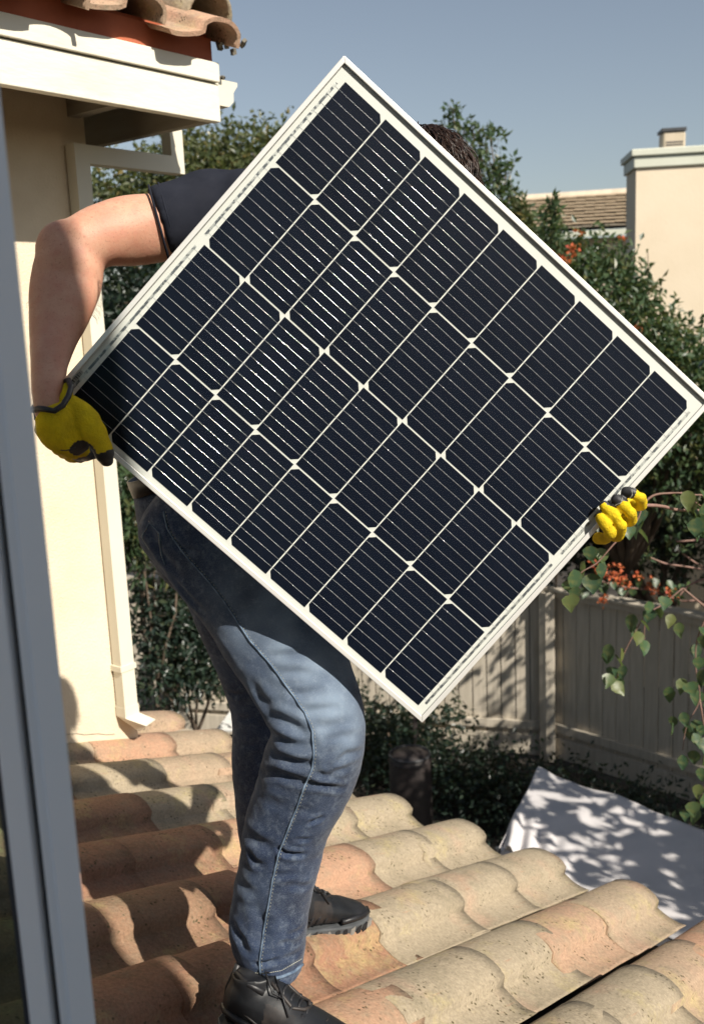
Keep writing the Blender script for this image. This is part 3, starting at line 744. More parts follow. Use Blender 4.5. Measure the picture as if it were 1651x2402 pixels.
far = [ringpx(500, 1215, 2.16, 140, .8), ringpx(570, 1400, 2.12, 128, .85), ringpx(625, 1600, 2.14, 98, .9), ringpx(640, 1720, 2.15, 96, .9), ringpx(640, 1840, 2.16, 94, .9), ringpx(648, 1960, 2.17, 86, .9), ringpx(662, 2050, 2.18, 76, .95), ringpx(672, 2095, 2.18, 62, 1.1)]
pel = [ringpx(405, 1105, 2.08, 92, 1.4), ringpx(425, 1150, 2.08, 112, 1.3), ringpx(455, 1215, 2.08, 130, 1.1), ringpx(500, 1290, 2.06, 130, 1.1)]
legN = [(c, rx * .66, ry * .66) for c, rx, ry in near[:-1]]; legF = [(c, rx * .66, ry * .66) for c, rx, ry in far[:-1]]
parts = [loft(arm_r), loft(fore_r), loft(spine), loft(armF), loft(legN), loft(legF)] + head_parts + [blob(elN + Vector((-.012, .01, 0)), .058, .05, .055)]
V, Fc, Nn = fuse(parts, .0055, 5)
V = displace_noise(V, Nn, .0016, 22)
body = mesh_obj('body', V, Fc, M['skin'], man, smooth=True)
for s_ in (-1, 1):
    e_ = blob(HP(.082, .03 * s_, -.008), .011, .011, .011); mesh_obj('eye', e_[0], e_[1], M['eye'], man, smooth=True)

# --- shirt
sl_axis = [(at(600, 500, 1.945), .075, .075), ringpx(520, 492, 1.94, 98, .85), ringpx(440, 510, 1.922, 93, .9), ringpx(372, 526, 1.905, 88, .9)]
shirt_sp = [(pelvis + Z * .03 + (chest - pelvis) * .02, .158, .125), (pelvis.lerp(chest, .3), .150, .122), (pelvis.lerp(chest, .62), .172, .13), (chest, .188, .135), (chest.lerp(neck, .5), .15, .115), (chest.lerp(neck, .92), .072, .072)]
sh_line = [(at(560, 487, 1.945), .078, .078), (at(690, 530, 1.96), .095, .095), (chest, .12, .11), (at(980, 640, 1.99), .10, .10), (shF, .075, .075)]
slF = [(shF, .076, .074), (shF.lerp(elF, .28), .073, .07), (shF.lerp(elF, .55), .072, .068)]
V, Fc, Nn = fuse([loft(sl_axis, round_ends=(True, False)), loft(shirt_sp, round_ends=(False, False)), loft(sh_line), loft(slF, round_ends=(True, False))], .006, 6)
V = displace_noise(V, Nn, .010, 9, (1, 1, .6)); V = displace_noise(V, Nn, .004, 24, (1, 1, .5), 5)
shirt = mesh_obj('t_shirt', V, Fc, M['shirt'], man, smooth=True)
c_, rx_, ry_ = ringpx(374, 525.5, 1.906, 89, .9)
tdir = (at(372, 526, 1.922) - at(440, 510, 1.93)).normalized(); av = (Vector((0, 1, 0)) - tdir * tdir.y).normalized(); bv = tdir.cross(av)
mb = MB(); ring = [c_ + tdir * .0 + av * ry_ * 1.0 * math.sin(a * math.pi / 16) + bv * rx_ * math.cos(a * math.pi / 16) for a in range(33)]
for wv_ in (0, .018): mb.tube([p - tdir * wv_ for p in ring], .0022, 6)
mb.obj('sleeve_hem', M['shirt'], man, smooth=True)

# --- jeans
V, Fc, Nn = fuse([loft(near, 36, round_ends=(True, False)), loft(far, 32, round_ends=(True, False)), loft(pel, 36, round_ends=(False, True)), blob(at(428, 1215, 2.08), .078, .10, .08, (Vector((1, 0, 0)), Vector((0, 1, 0)), Z))], .0045, 7)
surf = BVHTree.FromPolygons([tuple(v) for v in V], Fc)
V0 = V.copy()
V = displace_noise(V, Nn, .005, 8, (1, 1, 1.2)); V = displace_noise(V, Nn, .0012, 34, (1, 1, 1.6), 9)
folds = [([(641.0, 1714.7), (670.9, 1738.2), (709.4, 1748.9), (732.9, 1746.8)], -0.0065, 0.0075), ([(645.3, 1774.5), (675.2, 1781.0), (709.4, 1791.6), (735.1, 1791.6)], -0.0065, 0.007), ([(611.1, 1810.9), (653.8, 1817.3), (692.3, 1830.1), (726.5, 1838.7)], -0.007, 0.0075), ([(709.4, 1836.5), (743.6, 1841.7), (769.3, 1845.9), (803.5, 1849.4)], -0.0065, 0.0055), ([(737.2, 1810.9), (760.7, 1821.6), (786.4, 1821.6)], -0.005, 0.006), ([(777.8, 1810.9), (794.9, 1807.5), (812.0, 1803.2)], -0.004, 0.005), ([(794.9, 1785.2), (812.0, 1770.3), (842.0, 1762.1)], -0.005, 0.006), ([(726.5, 1931.4), (743.6, 1924.2), (755.6, 1917.8)], -0.006, 0.004), ([(651.7, 1989.6), (670.9, 2003.3), (713.7, 2005.4)], -0.007, 0.0045), ([(696.6, 1969.1), (726.5, 1969.9)], -0.004, 0.004), ([(632.5, 1682.6), (658.1, 1686.9), (692.3, 1704.0), (722.2, 1727.5)], -0.0075, 0.009), ([(632.5, 1541.5), (670.9, 1537.3), (709.4, 1533.0)], -0.0035, 0.006), ([(653.8, 1580.0), (692.3, 1575.7), (726.5, 1577.9)], -0.0035, 0.006), ([(683.8, 1627.0), (709.4, 1629.2), (747.9, 1618.5)], -0.005, 0.0065), ([(718.0, 1670.7), (743.6, 1665.5), (786.4, 1661.2)], -0.004, 0.006), ([(572.6, 1943.4), (606.8, 1977.6), (636.7, 1986.2)], -0.0055, 0.01), ([(585.4, 1999.0), (598.3, 2024.6), (615.4, 2028.9)], -0.005, 0.006), ([(555.5, 2046.0), (568.3, 2076.0), (602.5, 2093.1)], -0.0055, 0.009), ([(598.3, 2260.6), (632.5, 2257.7), (649.6, 2250.4)], -0.006, 0.0045), ([(675.2, 2193.5), (705.1, 2178.6)], -0.004, 0.005), ([(549.1, 2174.3), (568.3, 2204.2), (576.9, 2229.9)], -0.006, 0.008), ([(598.3, 2114.4), (615.4, 2161.5), (615.4, 2204.2)], -0.005, 0.011), ([(542.7, 1627.0), (555.5, 1631.3), (576.9, 1624.9)], -0.004, 0.006), ([(540.5, 1682.6), (564.1, 1686.9), (598.3, 1682.6)], -0.004, 0.007), ([(540.5, 1746.8), (568.3, 1751.0), (598.3, 1746.8)], -0.003, 0.007), ([(594.0, 1609.9), (615.4, 1639.9), (641.0, 1665.5)], -0.004, 0.01), ([(675.2, 2076.0), (709.4, 2080.2), (726.5, 2076.0)], -0.003, 0.006), ([(658.1, 2212.8), (683.8, 2204.2)], -0.003, 0.005), ([(666.7, 2247.0), (700.9, 2229.9)], -0.004, 0.006), ([(769.3, 1733.9), (803.5, 1725.4), (833.4, 1725.4)], -0.0025, 0.007), ([(743.6, 1708.3), (777.8, 1704.0), (812.0, 1695.4)], -0.0025, 0.007), ([(619.6, 1857.9), (649.6, 1868.6), (683.8, 1866.5)], 0.003, 0.01), ([(670.9, 1913.5), (700.9, 1904.9), (726.5, 1900.7)], -0.003, 0.007), ([(641.0, 2050.3), (658.1, 2054.6), (692.3, 2050.3)], -0.0025, 0.006), ([(350, 1230), (380, 1300), (420, 1350)], -0.005, 0.009), ([(385, 1210), (410, 1270), (430, 1290), (460, 1292)], -0.005, 0.005), ([(400, 1350), (440, 1400), (480, 1440)], -0.004, 0.007)]
V = creases(V, Nn, surf, folds)
jeans = mesh_obj('jeans', V, Fc, M['denim'], man, smooth=True)
# worn, paler cloth on the front of the thigh and knee
wear = np.zeros(len(V)); S = jeans.data.attributes.new('wear', 'FLOAT', 'POINT')
for (px, py, y, r, a) in ((690, 1470, 1.72, .14, .36), (780, 1600, 1.68, .12, .36), (800, 1700, 1.66, .08, .34), (610, 1400, 1.74, .09, .35), (580, 2080, 1.71, .05, .18), (700, 1830, 1.74, .06, .25), (690, 1920, 1.73, .04, .15)):
    c = np.array(at(px, py, y)); d = np.linalg.norm(V - c, axis=1); wear += a * np.exp(-(d / r) ** 2)
nz = np.array([noise.noise(Vector(tuple(v * 26))) for v in V]); wear = np.clip(wear * (1 + .7 * nz), 0, 1); S.data.foreach_set('value', wear.astype(np.float32))
js = BVHTree.FromPolygons([tuple(v) for v in V], Fc)
def drape(pl, step=8, off=.0012, bvh=None):
    out = []
    P = []
    for i in range(len(pl) - 1):
        a, b = pl[i], pl[i + 1]; m = max(1, int(math.hypot(b[0] - a[0], b[1] - a[1]) / step))
        P += [(a[0] + (b[0] - a[0]) * k / m, a[1] + (b[1] - a[1]) * k / m) for k in range(m)]
    P.append(pl[-1])
    for (x, y) in P:
        h, nn_, _, _ = (bvh or js).ray_cast(CAM, ray(x, y).normalized())
        if h is not None: out.append(h + nn_ * off if nn_.dot(CAM - h) > 0 else h - nn_ * off)
    return out
seam = [(385, 1200), (393, 1240), (426, 1292), (463, 1333), (494, 1368), (525, 1408), (587, 1503), (637, 1560), (687, 1630), (715, 1672), (733, 1715), (736, 1765), (733, 1800), (712, 1850), (694, 1900), (655, 1998), (640, 2060), (630, 2120), (618, 2190), (609, 2255), (611, 2285)]
mb = MB(); mb.tube(drape(seam), .0019, 6); mb.obj('side_seam', M['seam'], man, smooth=True)
mb = MB()
sp = drape([(x + 5, y) for x, y in seam], 4, .001)
for i in range(0, len(sp) - 1, 2): mb.tube([sp[i], sp[i].lerp(sp[i + 1], .75)], .0005, 4)
for pl in ([(350, 1222), (372, 1250), (378, 1300), (386, 1322)], [(346, 1240), (332, 1258), (352, 1290)], [(588, 2280), (620, 2283), (660, 2276), (708, 2248)]):
    sp = drape(pl, 5, .001)
    for i in range(0, len(sp) - 1): mb.tube([sp[i], sp[i].lerp(sp[i + 1], .7)], .0006, 4)
mb.obj('stitching', M['stitch'], man, kind='stuff')
hem = drape([(587, 2294), (600, 2297), (630, 2298), (660, 2291), (690, 2279), (709, 2262)], 5, .0005)
mb = MB(); mb.tube(hem, .0032, 8); mb.obj('jeans_hem', M['seam'], man, smooth=True)
pk = drape([(352, 1226), (376, 1252), (380, 1300), (388, 1325)], 6, .0005); mb = MB(); mb.tube(pk, .0016, 6)
pk = drape([(352, 1226), (338, 1250), (336, 1262)], 6, .0005); mb.tube(pk, .0014, 6); mb.obj('pocket_edge', M['seam'], man, smooth=True)
# belt and tan tag
bc = at(398, 1108, 2.08); bt = (at(425, 1150, 2.08) - at(405, 1105, 2.08)).normalized(); ba = (Vector((0, 1, 0)) - bt * bt.y).normalized(); bb = bt.cross(ba); br = 96 * dep(bc) / F_PX
V = []; n = 40
for t_, r_ in ((-.017, .95), (-.017, 1.0), (.017, 1.02), (.017, .95)):
    for k in range(n):
        a = 2 * math.pi * k / n; V.append(tuple(bc + bt * t_ + bb * (br * r_ * math.cos(a)) + ba * (br * 1.5 * r_ * math.sin(a))))
Fc = [(q * n + k, q * n + (k + 1) % n, ((q + 1) % 4) * n + (k + 1) % n, ((q + 1) % 4) * n + k) for q in range(4) for k in range(n)]
mesh_obj('belt', V, Fc, M['belt'], man, smooth=True)
mb = MB(); tq = at(322, 1152, 2.04); mb.box(tq, (.018, -.004, .0), (.006, .003, -.052), (0, -.004, 0)); bevel(mb.obj('leather_patch', M['tan'], man), .001)

# --- hair: cap plus strands
hv, hf = blob(HP(-.012, 0, .030), .088, .104, .092, n=40)
keep = [tuple(v) for v in hv]
hv = [tuple(Vector(v) + (Vector(v) - headc).normalized() * (.010 * noise.noise(Vector(v) * 28) + .006 * noise.noise(Vector(v) * 70))) for v in keep]
hair = mesh_obj('hair', hv, hf, M['hair'], man, smooth=True)
mb = MB(); rr = random.Random(11)
for i in range(1500):
    th = math.acos(rr.uniform(-.15, 1)); ph = rr.uniform(0, 2 * math.pi)
    dd = fsd * math.sin(th) * math.cos(ph) + fdir * math.sin(th) * math.sin(ph) * 1.0 + fup * math.cos(th)
    if dd.dot(fdir) > .55 and dd.dot(fup) < .35: continue
    p = HP(-.012, 0, .03) + fsd * dd.dot(fsd) * .088 + fdir * dd.dot(fdir) * .104 + fup * dd.dot(fup) * .092
    tan = (dd.cross(fup + fdir * -.6)).cross(dd).normalized() * -1; tan = (tan + fsd * rr.uniform(-.5, .5) + Vector((.25, 0, -.1))).normalized()
    L = rr.uniform(.03, .06); cl_ = rr.uniform(-1, 1) * .35
    side = tan.cross(dd).normalized(); lift = rr.uniform(.003, .014)
    pts_ = [p + tan * (L * t) + dd * (lift * math.sin(t * 2.6) - .010 * t * t) + side * (cl_ * L * t * t) for t in (0, .25, .5, .75, 1)]
    mb.tube(pts_, [.0011, .0012, .0010, .0008, .0003], 4, False)
mb.obj('hair_strands', M['hair'], man, smooth=True, kind='stuff')
# fine hair on the forearm edge
mb = MB(); bs = BVHTree.FromObject(body, bpy.context.evaluated_depsgraph_get())
for (x, y) in [(241 - (i * .55) % 60 + rr.uniform(-2, 2), 655 + i * 2.0) for i in range(44)] + [(74 + rr.uniform(-3, 8), 700 + i * 5) for i in range(40)] + []:
    c = at(x, y, 1.80); h = bs.find_nearest(c - ROOTLOC[man.name])
    if h[0] is None: continue
    p = h[0] + ROOTLOC[man.name]; nn_ = h[1]
    mb.tube([p, p + nn_ * .006 + Vector((rr.uniform(-.003, .003), 0, -.004)), p + nn_ * .010 + Vector((rr.uniform(-.003, .003), 0, -.011))], [.00022, .00018, .0001], 3, False)
mb.obj('arm_hair', M['hair'], man, kind='stuff')

# --- gloves
def glove(name, parts, voxel, black, label=None, amp=.0012):
    V, Fc, Nn = fuse(parts, voxel, 3); V = displace_noise(V, Nn, amp, 60); V = displace_noise(V, Nn, amp * 1.5, 22, (1, 1, 1), 3)
    fm = []
    for f in Fc:
        c = Vector(np.mean(V[list(f)], axis=0)); k = 0
        for (q, r) in black:
            if (c - q).length < r: k = 1
        fm.append(k)
    return mesh_obj(name, V, Fc, None, man, smooth=True, mats=[M['glove_y'], M['glove_k']], fm=fm, label=label)
palm = [ringpx(114, 964, 1.612, 40, .8), ringpx(124, 978, 1.61, 50, .7), ringpx(143, 1005, 1.615, 57, .6), ringpx(163, 1030, 1.62, 50, .55), ringpx(182, 1052, 1.635, 34, .6)]
thumb = [ringpx(160, 948, 1.625, 24, .9), ringpx(186, 966, 1.615, 30, .75), ringpx(212, 1000, 1.61, 29, .75), ringpx(232, 1035, 1.613, 25, .8), ringpx(246, 1066, 1.62, 23, .8), ringpx(253, 1084, 1.63, 17, .8)]
fing = []
for q, (dx, dy) in enumerate(((0, 0), (-14, 8), (-28, 12), (-40, 10))):
    fing.append([ringpx(176 + dx, 1038 + dy, 1.63, 15, 1), ringpx(198 + dx, 1060 + dy * .6, 1.66 + .012 * q, 15, 1), ringpx(222 + dx, 1066 + dy * .3, 1.70 + .01 * q, 14, 1), ringpx(240 + dx, 1045, 1.735 + .01 * q, 13, 1)])
blackR = [(at(254, 1088, 1.62), 38 * 1.7 / F_PX), (at(196, 1066, 1.61), .0235), (at(188, 1040, 1.59), .013), (at(215, 1080, 1.68), .03), (at(225, 1075, 1.72), .035)]
glove('work_glove', [loft(palm, round_ends=(False, True)), loft(thumb)] + [loft(f, 14) for f in fing], .003, blackR, amp=.002)
mb = MB()
cuff = [at(x, y, yy) for x, y, yy in ((78, 962, 1.60), (92, 958, 1.582), (108, 960, 1.574), (128, 964, 1.576), (148, 951, 1.580), (161, 930, 1.590), (168, 908, 1.605), (162, 892, 1.625), (140, 900, 1.665), (112, 925, 1.68), (88, 945, 1.66), (78, 962, 1.60))]
mb.tube(cuff, .0048, 8, False); mb.obj('glove_cuff', M['glove_k'], man, smooth=True)
V, Fc = loft([ringpx(158, 905, 1.63, 9, 1), ringpx(158, 925, 1.62, 14, 1), ringpx(150, 948, 1.62, 18, 1)]); mesh_obj('glove_gusset', V, Fc, M['glove_y'], man, smooth=True)
mb = MB(); mb.box(at(79, 961, 1.615), (.010, -.002, 0), (0, 0, -.017), (0, -.003, 0)); bevel(mb.obj('glove_tab', M['glove_k'], man), .0015)
gl = [at(x, y, 1.628) for x, y in ((216, 1073), (226, 1070), (236, 1064), (246, 1055), (252, 1046))]
mb = MB(); mb.tube([at(x, y, 1.585) for x, y in ((143, 1056), (155, 1057), (168, 1054), (178, 1050))], .0009, 4); mb.obj('glove_stitching', M['glove_k'], man)
# left hand: four fingers curled over the lower right edge
def pnl(px, py, n): return onpanel(px, py, n)
def fr(px, py, n, r): return (pnl(px, py, n), r, r)
F4 = []
fr_ = .0098
spec_ = [((1506, 1190), (1500, 1168), (1484, 1158), (1464, 1152), .0092), ((1482, 1228), (1478, 1203), (1462, 1184), (1441, 1169), .0092), ((1452, 1262), (1454, 1232), (1436, 1206), (1414, 1184), .0092), ((1420, 1268), (1430, 1250), (1419, 1230), (1406, 1214), .0098)]
for i, (b0, k1, k2, tp, r) in enumerate(spec_):
    F4.append([(pnl(b0[0] - 18, b0[1] - 6, -.055), r * 1.05, r), (pnl(b0[0] - 2, b0[1] - 4, -.030), r * 1.05, r), (pnl(k1[0] + 2, k1[1] + 2, -.004), r * 1.1, r), (pnl(*k1, .008), r * 1.12, r), (pnl(*k1, .010).lerp(pnl(*k2, .015), .5), r * .93, r * .88), (pnl(*k2, .015), r * 1.12, r), (pnl(*tp, .011), r * .95, r * .9)])
palmL = [(at(1395, 1150, 1.83), .032, .03), (at(1420, 1170, 1.80), .045, .028), (at(1446, 1196, 1.775), .038, .022)]
thL = [(at(1390, 1170, 1.80), .018, .018), (at(1360, 1200, 1.765), .013, .013), (at(1345, 1190, 1.735), .011, .011)]
blackL = [(pnl(1462, 1148, .014), .0215), (pnl(1437, 1162, .014), .0195), (pnl(1402, 1172, .012), .0105), (at(1420, 1170, 1.86), .05)]
for i, f in enumerate(F4):
    pass
glove('work_glove', [loft(f, 16) for f in F4] + [loft(palmL), loft(thL)], .0022, blackL, amp=.0011)
mb = MB()
for (a, b, c) in (((1473, 1172), (1482, 1160), (1480, 1145)), ((1442, 1184), (1455, 1178), (1459, 1164))):
    pp = [pnl(*a, .020), pnl(*b, .0262), pnl(*c, .019)]
    for t in range(9):
        q = pp[0].lerp(pp[1], t / 4.5) if t < 4.5 else pp[1].lerp(pp[2], (t - 4.5) / 4.5); mb.box(q, pu * .0012, pv * .0012, pn * .001)
mb.obj('glove_stitching', M['stitch'], man)

# --- shoes
def shoe(name, heel, toe, width, ank, label, up=RN):
    ax = (toe - heel); L = ax.length; X = ax.normalized(); Y = up.cross(X).normalized(); Zs = X.cross(Y).normalized()
    def P(x, y, z): return heel + X * (x * L) + Y * (y * width / 2) + Zs * (z * L)
    root = None
    prof = [(.0, .50, .10, .26), (.04, .72, .02, .36), (.12, .80, .02, .39), (.24, .80, .02, .37), (.34, .80, .02, .335), (.44, .86, .02, .275), (.56, .96, .02, .225), (.70, 1.0, .025, .185), (.82, .93, .03, .155), (.92, .76, .035, .125), (.98, .48, .045, .095), (1.0, .2, .055, .075)]
    V = []; n = 24
    for (x, wd, z0, z1) in prof:
        for k in range(n):
            a = 2 * math.pi * k / n; c, s_ = math.cos(a), math.sin(a)
            zz = (z0 + z1) / 2 + (z1 - z0) / 2 * math.copysign(abs(s_) ** .8, s_); wn = wd * (1 - .38 * max(0, s_) ** 1.2) if x > .0 else wd
            V.append(P(x, wn * math.copysign(abs(c) ** .7, c), zz + .05))
    m = len(prof); Fc = [(i * n + k, i * n + (k + 1) % n, (i + 1) * n + (k + 1) % n, (i + 1) * n + k) for i in range(m - 1) for k in range(n)] + [tuple(range(n))[::-1], tuple((m - 1) * n + k for k in range(n))]
    Vr, Fr, Nr = fuse([([tuple(v) for v in V], Fc), loft([(P(.17, 0, .30), width * .38, width * .38), (P(.15, 0, .40), width * .38, width * .38)], view=tuple(Y), round_ends=(False, False))], .004, 4)
    Vr = displace_noise(Vr, Nr, .0025, 26)
    fm = []
    for f in Fr:
        c = Vector(np.mean(Vr[list(f)], axis=0)); d = (c - heel).dot(X) / L; zz = (c - heel).dot(Zs) / L
        fm.append(1 if (.30 < d < .50 and zz < .27 + .2 * (.45 - d) and zz > .1) or (d < .06) else 0)
    up_ = mesh_obj('shoe', Vr, Fr, None, man, smooth=True, mats=[M['shoe'], M['shoe2']], fm=fm, label=label)
    # sole with lugs
    V = []; sp_ = [(-.015, .42), (.02, .70), (.12, .84), (.26, .82), (.40, .80), (.55, .95), (.70, 1.04), (.84, .98), (.94, .78), (1.0, .46), (1.02, .15)]
    rows = [(.0, .94), (.018, 1.0), (.062, 1.04), (.072, .98)]
    outl = [(x, w_) for x, w_ in sp_] + [(x, -w_) for x, w_ in sp_[::-1]]
    rk = lambda x: .035 * max(0, (x - .72) / .3) ** 2 + .018 * max(0, (.15 - x) / .15) ** 2
    mm = len(outl)
    for z_, s_ in rows:
        for (x, y) in outl: V.append(P(.5 + (x - .5) * (1 + .01 * (s_ - 1)), y * s_, z_ + rk(x)))
    Fc = [(r * mm + k, r * mm + (k + 1) % mm, (r + 1) * mm + (k + 1) % mm, (r + 1) * mm + k) for r in range(3) for k in range(mm)] + [tuple(range(mm))[::-1], tuple(3 * mm + k for k in range(mm))]
    so2 = mesh_obj('sole', V, Fc, M['sole'], up_, smooth=False); bevel(so2, .0015, 1)
    mb = MB(); mb2 = MB()
    for i in range(13):
        x = .03 + i * .075
        wl = np.interp(x, [a for a, _ in sp_], [b for _, b in sp_])
        for s_ in (-1, 1):
            q = P(x, wl * s_ * 1.05, rk(x) - .012); (mb if i % 3 else mb2).box(q, X * L * .045 + Zs * .006, Y * (-s_ * width * .16), Zs * (L * .055))
    mb.obj('lug', M['rubber'], so2, kind='stuff'); mb2.obj('lug', M['sole_pale'], so2, kind='stuff')
    # tongue, laces, collar
    def top(x): return np.interp(x, [p[0] for p in prof], [p[3] for p in prof]) + .05
    mb = MB()
    for i in range(6):
        x = .26 + i * .058; z_ = top(x)
        mb.tube([P(x + .01, -.42, z_ - .05), P(x - .005, -.2, z_ - .002), P(x, 0, z_ + .012), P(x - .005, .2, z_ - .002), P(x + .01, .42, z_ - .05)], .0028, 6)
    mb.tube([P(.27, .05, top(.27) + .02), P(.22, .35, top(.27) + .07), P(.30, .62, top(.3) + .01), P(.36, .40, top(.33) - .01), P(.29, .1, top(.28) + .02)], .0018, 6)
    mb.tube([P(.27, -.05, top(.27) + .02), P(.24, -.4, top(.27) + .05), P(.33, -.7, top(.3) - .03), P(.40, -.55, top(.33) - .05), P(.29, -.1, top(.28) + .02)], .0018, 6)
    mb.tube([P(.27, 0, top(.27) + .02), P(.38, -.5, top(.38) - .0), P(.46, -.75, top(.46) - .06)], .0018, 6)
    mb.obj('shoelace', M['rubber'], up_, smooth=True)
    mb = MB()
    for s_ in (-1, 1):
        mb.tube([P(.26, .30 * s_, top(.26) + .0), P(.36, .36 * s_, top(.36) - .02), P(.46, .46 * s_, top(.46) - .025), P(.53, .30 * s_, top(.53) + .004), P(.55, 0, top(.55) + .006)], .0035, 6)
        mb.tube([P(.05, .55 * s_, .16), P(.16, .74 * s_, .20), P(.30, .76 * s_, .14)], .0028, 6)
    mb.tube([P(.62, -.86, .10), P(.66, -.5, top(.66) - .03), P(.68, 0, top(.68) + .003), P(.66, .5, top(.66) - .03), P(.62, .86, .10)], .0016, 6)
    mb.obj('overlay_trim', M['shoe2'], up_, smooth=True)
    mb = MB()
    for s_ in (-1, 1):
        mb.tube([P(.60, 1.02 * s_, .115), P(.74, 1.02 * s_, .125), P(.86, .90 * s_, .125), P(.95, .62 * s_, .125), P(1.0, .2 * s_, .12)], .0062, 6)
        mb.tube([P(.0, .35 * s_, .17), P(.04, .66 * s_, .17), P(.14, .80 * s_, .15), P(.26, .80 * s_, .12)], .0068, 6)
        for (xa, xb) in ((.30, .37), (.37, .46), (.46, .54)):
            mb.tube([P(xa - .02, .82 * s_, .12), P((xa + xb) / 2, .72 * s_, .20), P(xb, .44 * s_, top(xb) - .012)], .0034, 6)
        mb.tube([P(.05, .42 * s_, .40), P(.16, .66 * s_, .375), P(.27, .60 * s_, .35)], .0065, 6)
    mb.tube([P(-.004, 0, .16), P(-.006, 0, .26), P(.02, 0, .36), P(.03, 0, .42)], .0068, 6)
    mb.obj('rubber_rand', M['rubber'], up_, smooth=True)
    mb = MB()
    for s_ in (-1, 1):
        for i in range(5):
            x = .27 + i * .058; mb.tube([P(x, .43 * s_, top(x) - .045), P(x + .003, .44 * s_, top(x) - .028)], .0032, 6)
    mb.obj('eyelet', M['sole'], up_, kind='stuff')
    return up_
heelN = roofpx(522, 2408, .045); toeN = roofpx(830, 2505, .045)
toeN = heelN + (toeN - heelN).normalized() * .29
shoe('shoe', heelN, toeN, .118, ankN, 'scuffed black work shoe of the forward foot')
heelF = roofpx(628, 2205, .05); toeF = roofpx(888, 2152, .05)
toeF = heelF + (toeF - heelF).normalized() * .31
shoe('shoe', heelF, toeF, .10, ankF, 'plain black shoe of the rear foot')
# ------------------------------------------------------------------ foliage tools
def leaves(n, size, clumps, rs, droop=.3, aspect=.5, fill=.35, upbias=.5):
    """n leaf blades spread through ellipsoidal clumps (centre, rx, ry, rz): shell-weighted, broken into sprays"""
    g = np.random.RandomState(rs); vol = np.array([c[1] * c[2] * c[3] for c in clumps]) ** (2 / 3); pr = vol / vol.sum()
    idx = g.choice(len(clumps), n, p=pr); C = np.array([list(c[0]) for c in clumps])[idx]; Rr = np.array([[c[1], c[2], c[3]] for c in clumps])[idx]
    # sprays: cluster centres inside every clump
    ns = max(8, n // 28); sid = g.randint(0, ns, n)
    sd = g.normal(size=(ns, 3)); sd /= np.linalg.norm(sd, axis=1)[:, None]; sr = np.where(g.rand(ns) < fill, g.rand(ns) ** .5 * .8, g.uniform(.72, 1.12, ns)); sp = sd * sr[:, None]
    P = C + sp[sid] * Rr + g.normal(size=(n, 3)) * (np.minimum(Rr.mean(1), .9) * .13)[:, None]
    d = g.normal(size=(n, 3)) + sp[sid] * .9 + np.array([0, 0, -droop]); d /= np.linalg.norm(d, axis=1)[:, None]
    nrm = g.normal(size=(n, 3)) * .8 + np.array([0, 0, upbias]) + sp[sid] * .4; nrm -= d * (nrm * d).sum(1)[:, None]; nrm /= np.linalg.norm(nrm, axis=1)[:, None]
    s = np.cross(d, nrm); L = size * g.uniform(.6, 1.25, n)[:, None]; Wd = L * aspect / 2
    a = P; tip = P + d * L - nrm * L * .12; m1 = P + d * L * .45 + s * Wd + nrm * L * .06; m2 = P + d * L * .45 - s * Wd + nrm * L * .06
    V = np.stack([a, m1, tip, m2], 1).reshape(-1, 3); b = np.arange(n)[:, None] * 4
    F1 = np.concatenate([b + np.array([[0, 1, 2]]), b + np.array([[0, 2, 3]])], 1).reshape(-1, 3)
    return V, F1
def limb(mb, p, q, r0, r1, rs, k=5, wob=.06):
    rr = random.Random(rs); p = Vector(p); q = Vector(q); L = (q - p).length
    pts_ = [p.lerp(q, i / k) + Vector((rr.uniform(-1, 1), rr.uniform(-1, 1), rr.uniform(-1, 1))) * (wob * L * math.sin(math.pi * i / k)) for i in range(k + 1)]
    mb.tube(pts_, [r0 + (r1 - r0) * i / k for i in range(k + 1)], 7); return pts_
def plant(name, label, cat, base, clumps, n, size, mat, rs, tr=.08, trunk='trunk', group=None, flowers=None, fsize=.05, asp=.5, fork=.45, fill=.35, crown='crown', limbs=True):
    t = thing(name, label, cat, base, group); mb = MB(); base = Vector(base)
    cc = sum((Vector(c[0]) for c in clumps), Vector()) / len(clumps); fk = base.lerp(Vector((cc.x, cc.y, max(cc.z, base.z + .3))), fork)
    limb(mb, base - Z * .05, fk, tr, tr * .7, rs, 5, .03)
    mb.obj(trunk, M['trunk'], t, smooth=True)
    if limbs:
        mb2 = MB()
        for i, c in enumerate(clumps):
            e = limb(mb2, fk, Vector(c[0]), tr * .5, tr * .14, rs + i, 5, .06)
            rr = random.Random(rs * 3 + i)
            for k in range(4):
                q = Vector(c[0]) + Vector((rr.uniform(-1, 1) * c[1], rr.uniform(-1, 1) * c[2], rr.uniform(-.5, 1) * c[3])) * .8
                limb(mb2, e[rr.randint(2, 5)], q, tr * .13, tr * .04, rs + k + i * 7, 4, .08)
        mb2.obj('limb', M['trunk'], t, smooth=True, kind='stuff')
    V, Fc = leaves(n, size, clumps, rs, aspect=asp, fill=fill)
    mesh_obj(crown, V, Fc.tolist(), M[mat], t, kind='stuff')
    if flowers:
        V, Fc = leaves(flowers[1], fsize, flowers[0], rs + 5, aspect=.8, fill=.5)
        mesh_obj('flower_cluster', V, Fc.tolist(), M['flower'], t, kind='stuff')
    return t
def cl(px, py, y, rx, ry=None, rz=None):
    return (tuple(at(px, py, y)), rx, ry or rx, rz or rx)
def ground_at(px, py, y): q = at(px, py, y); return (q.x, q.y, 0)

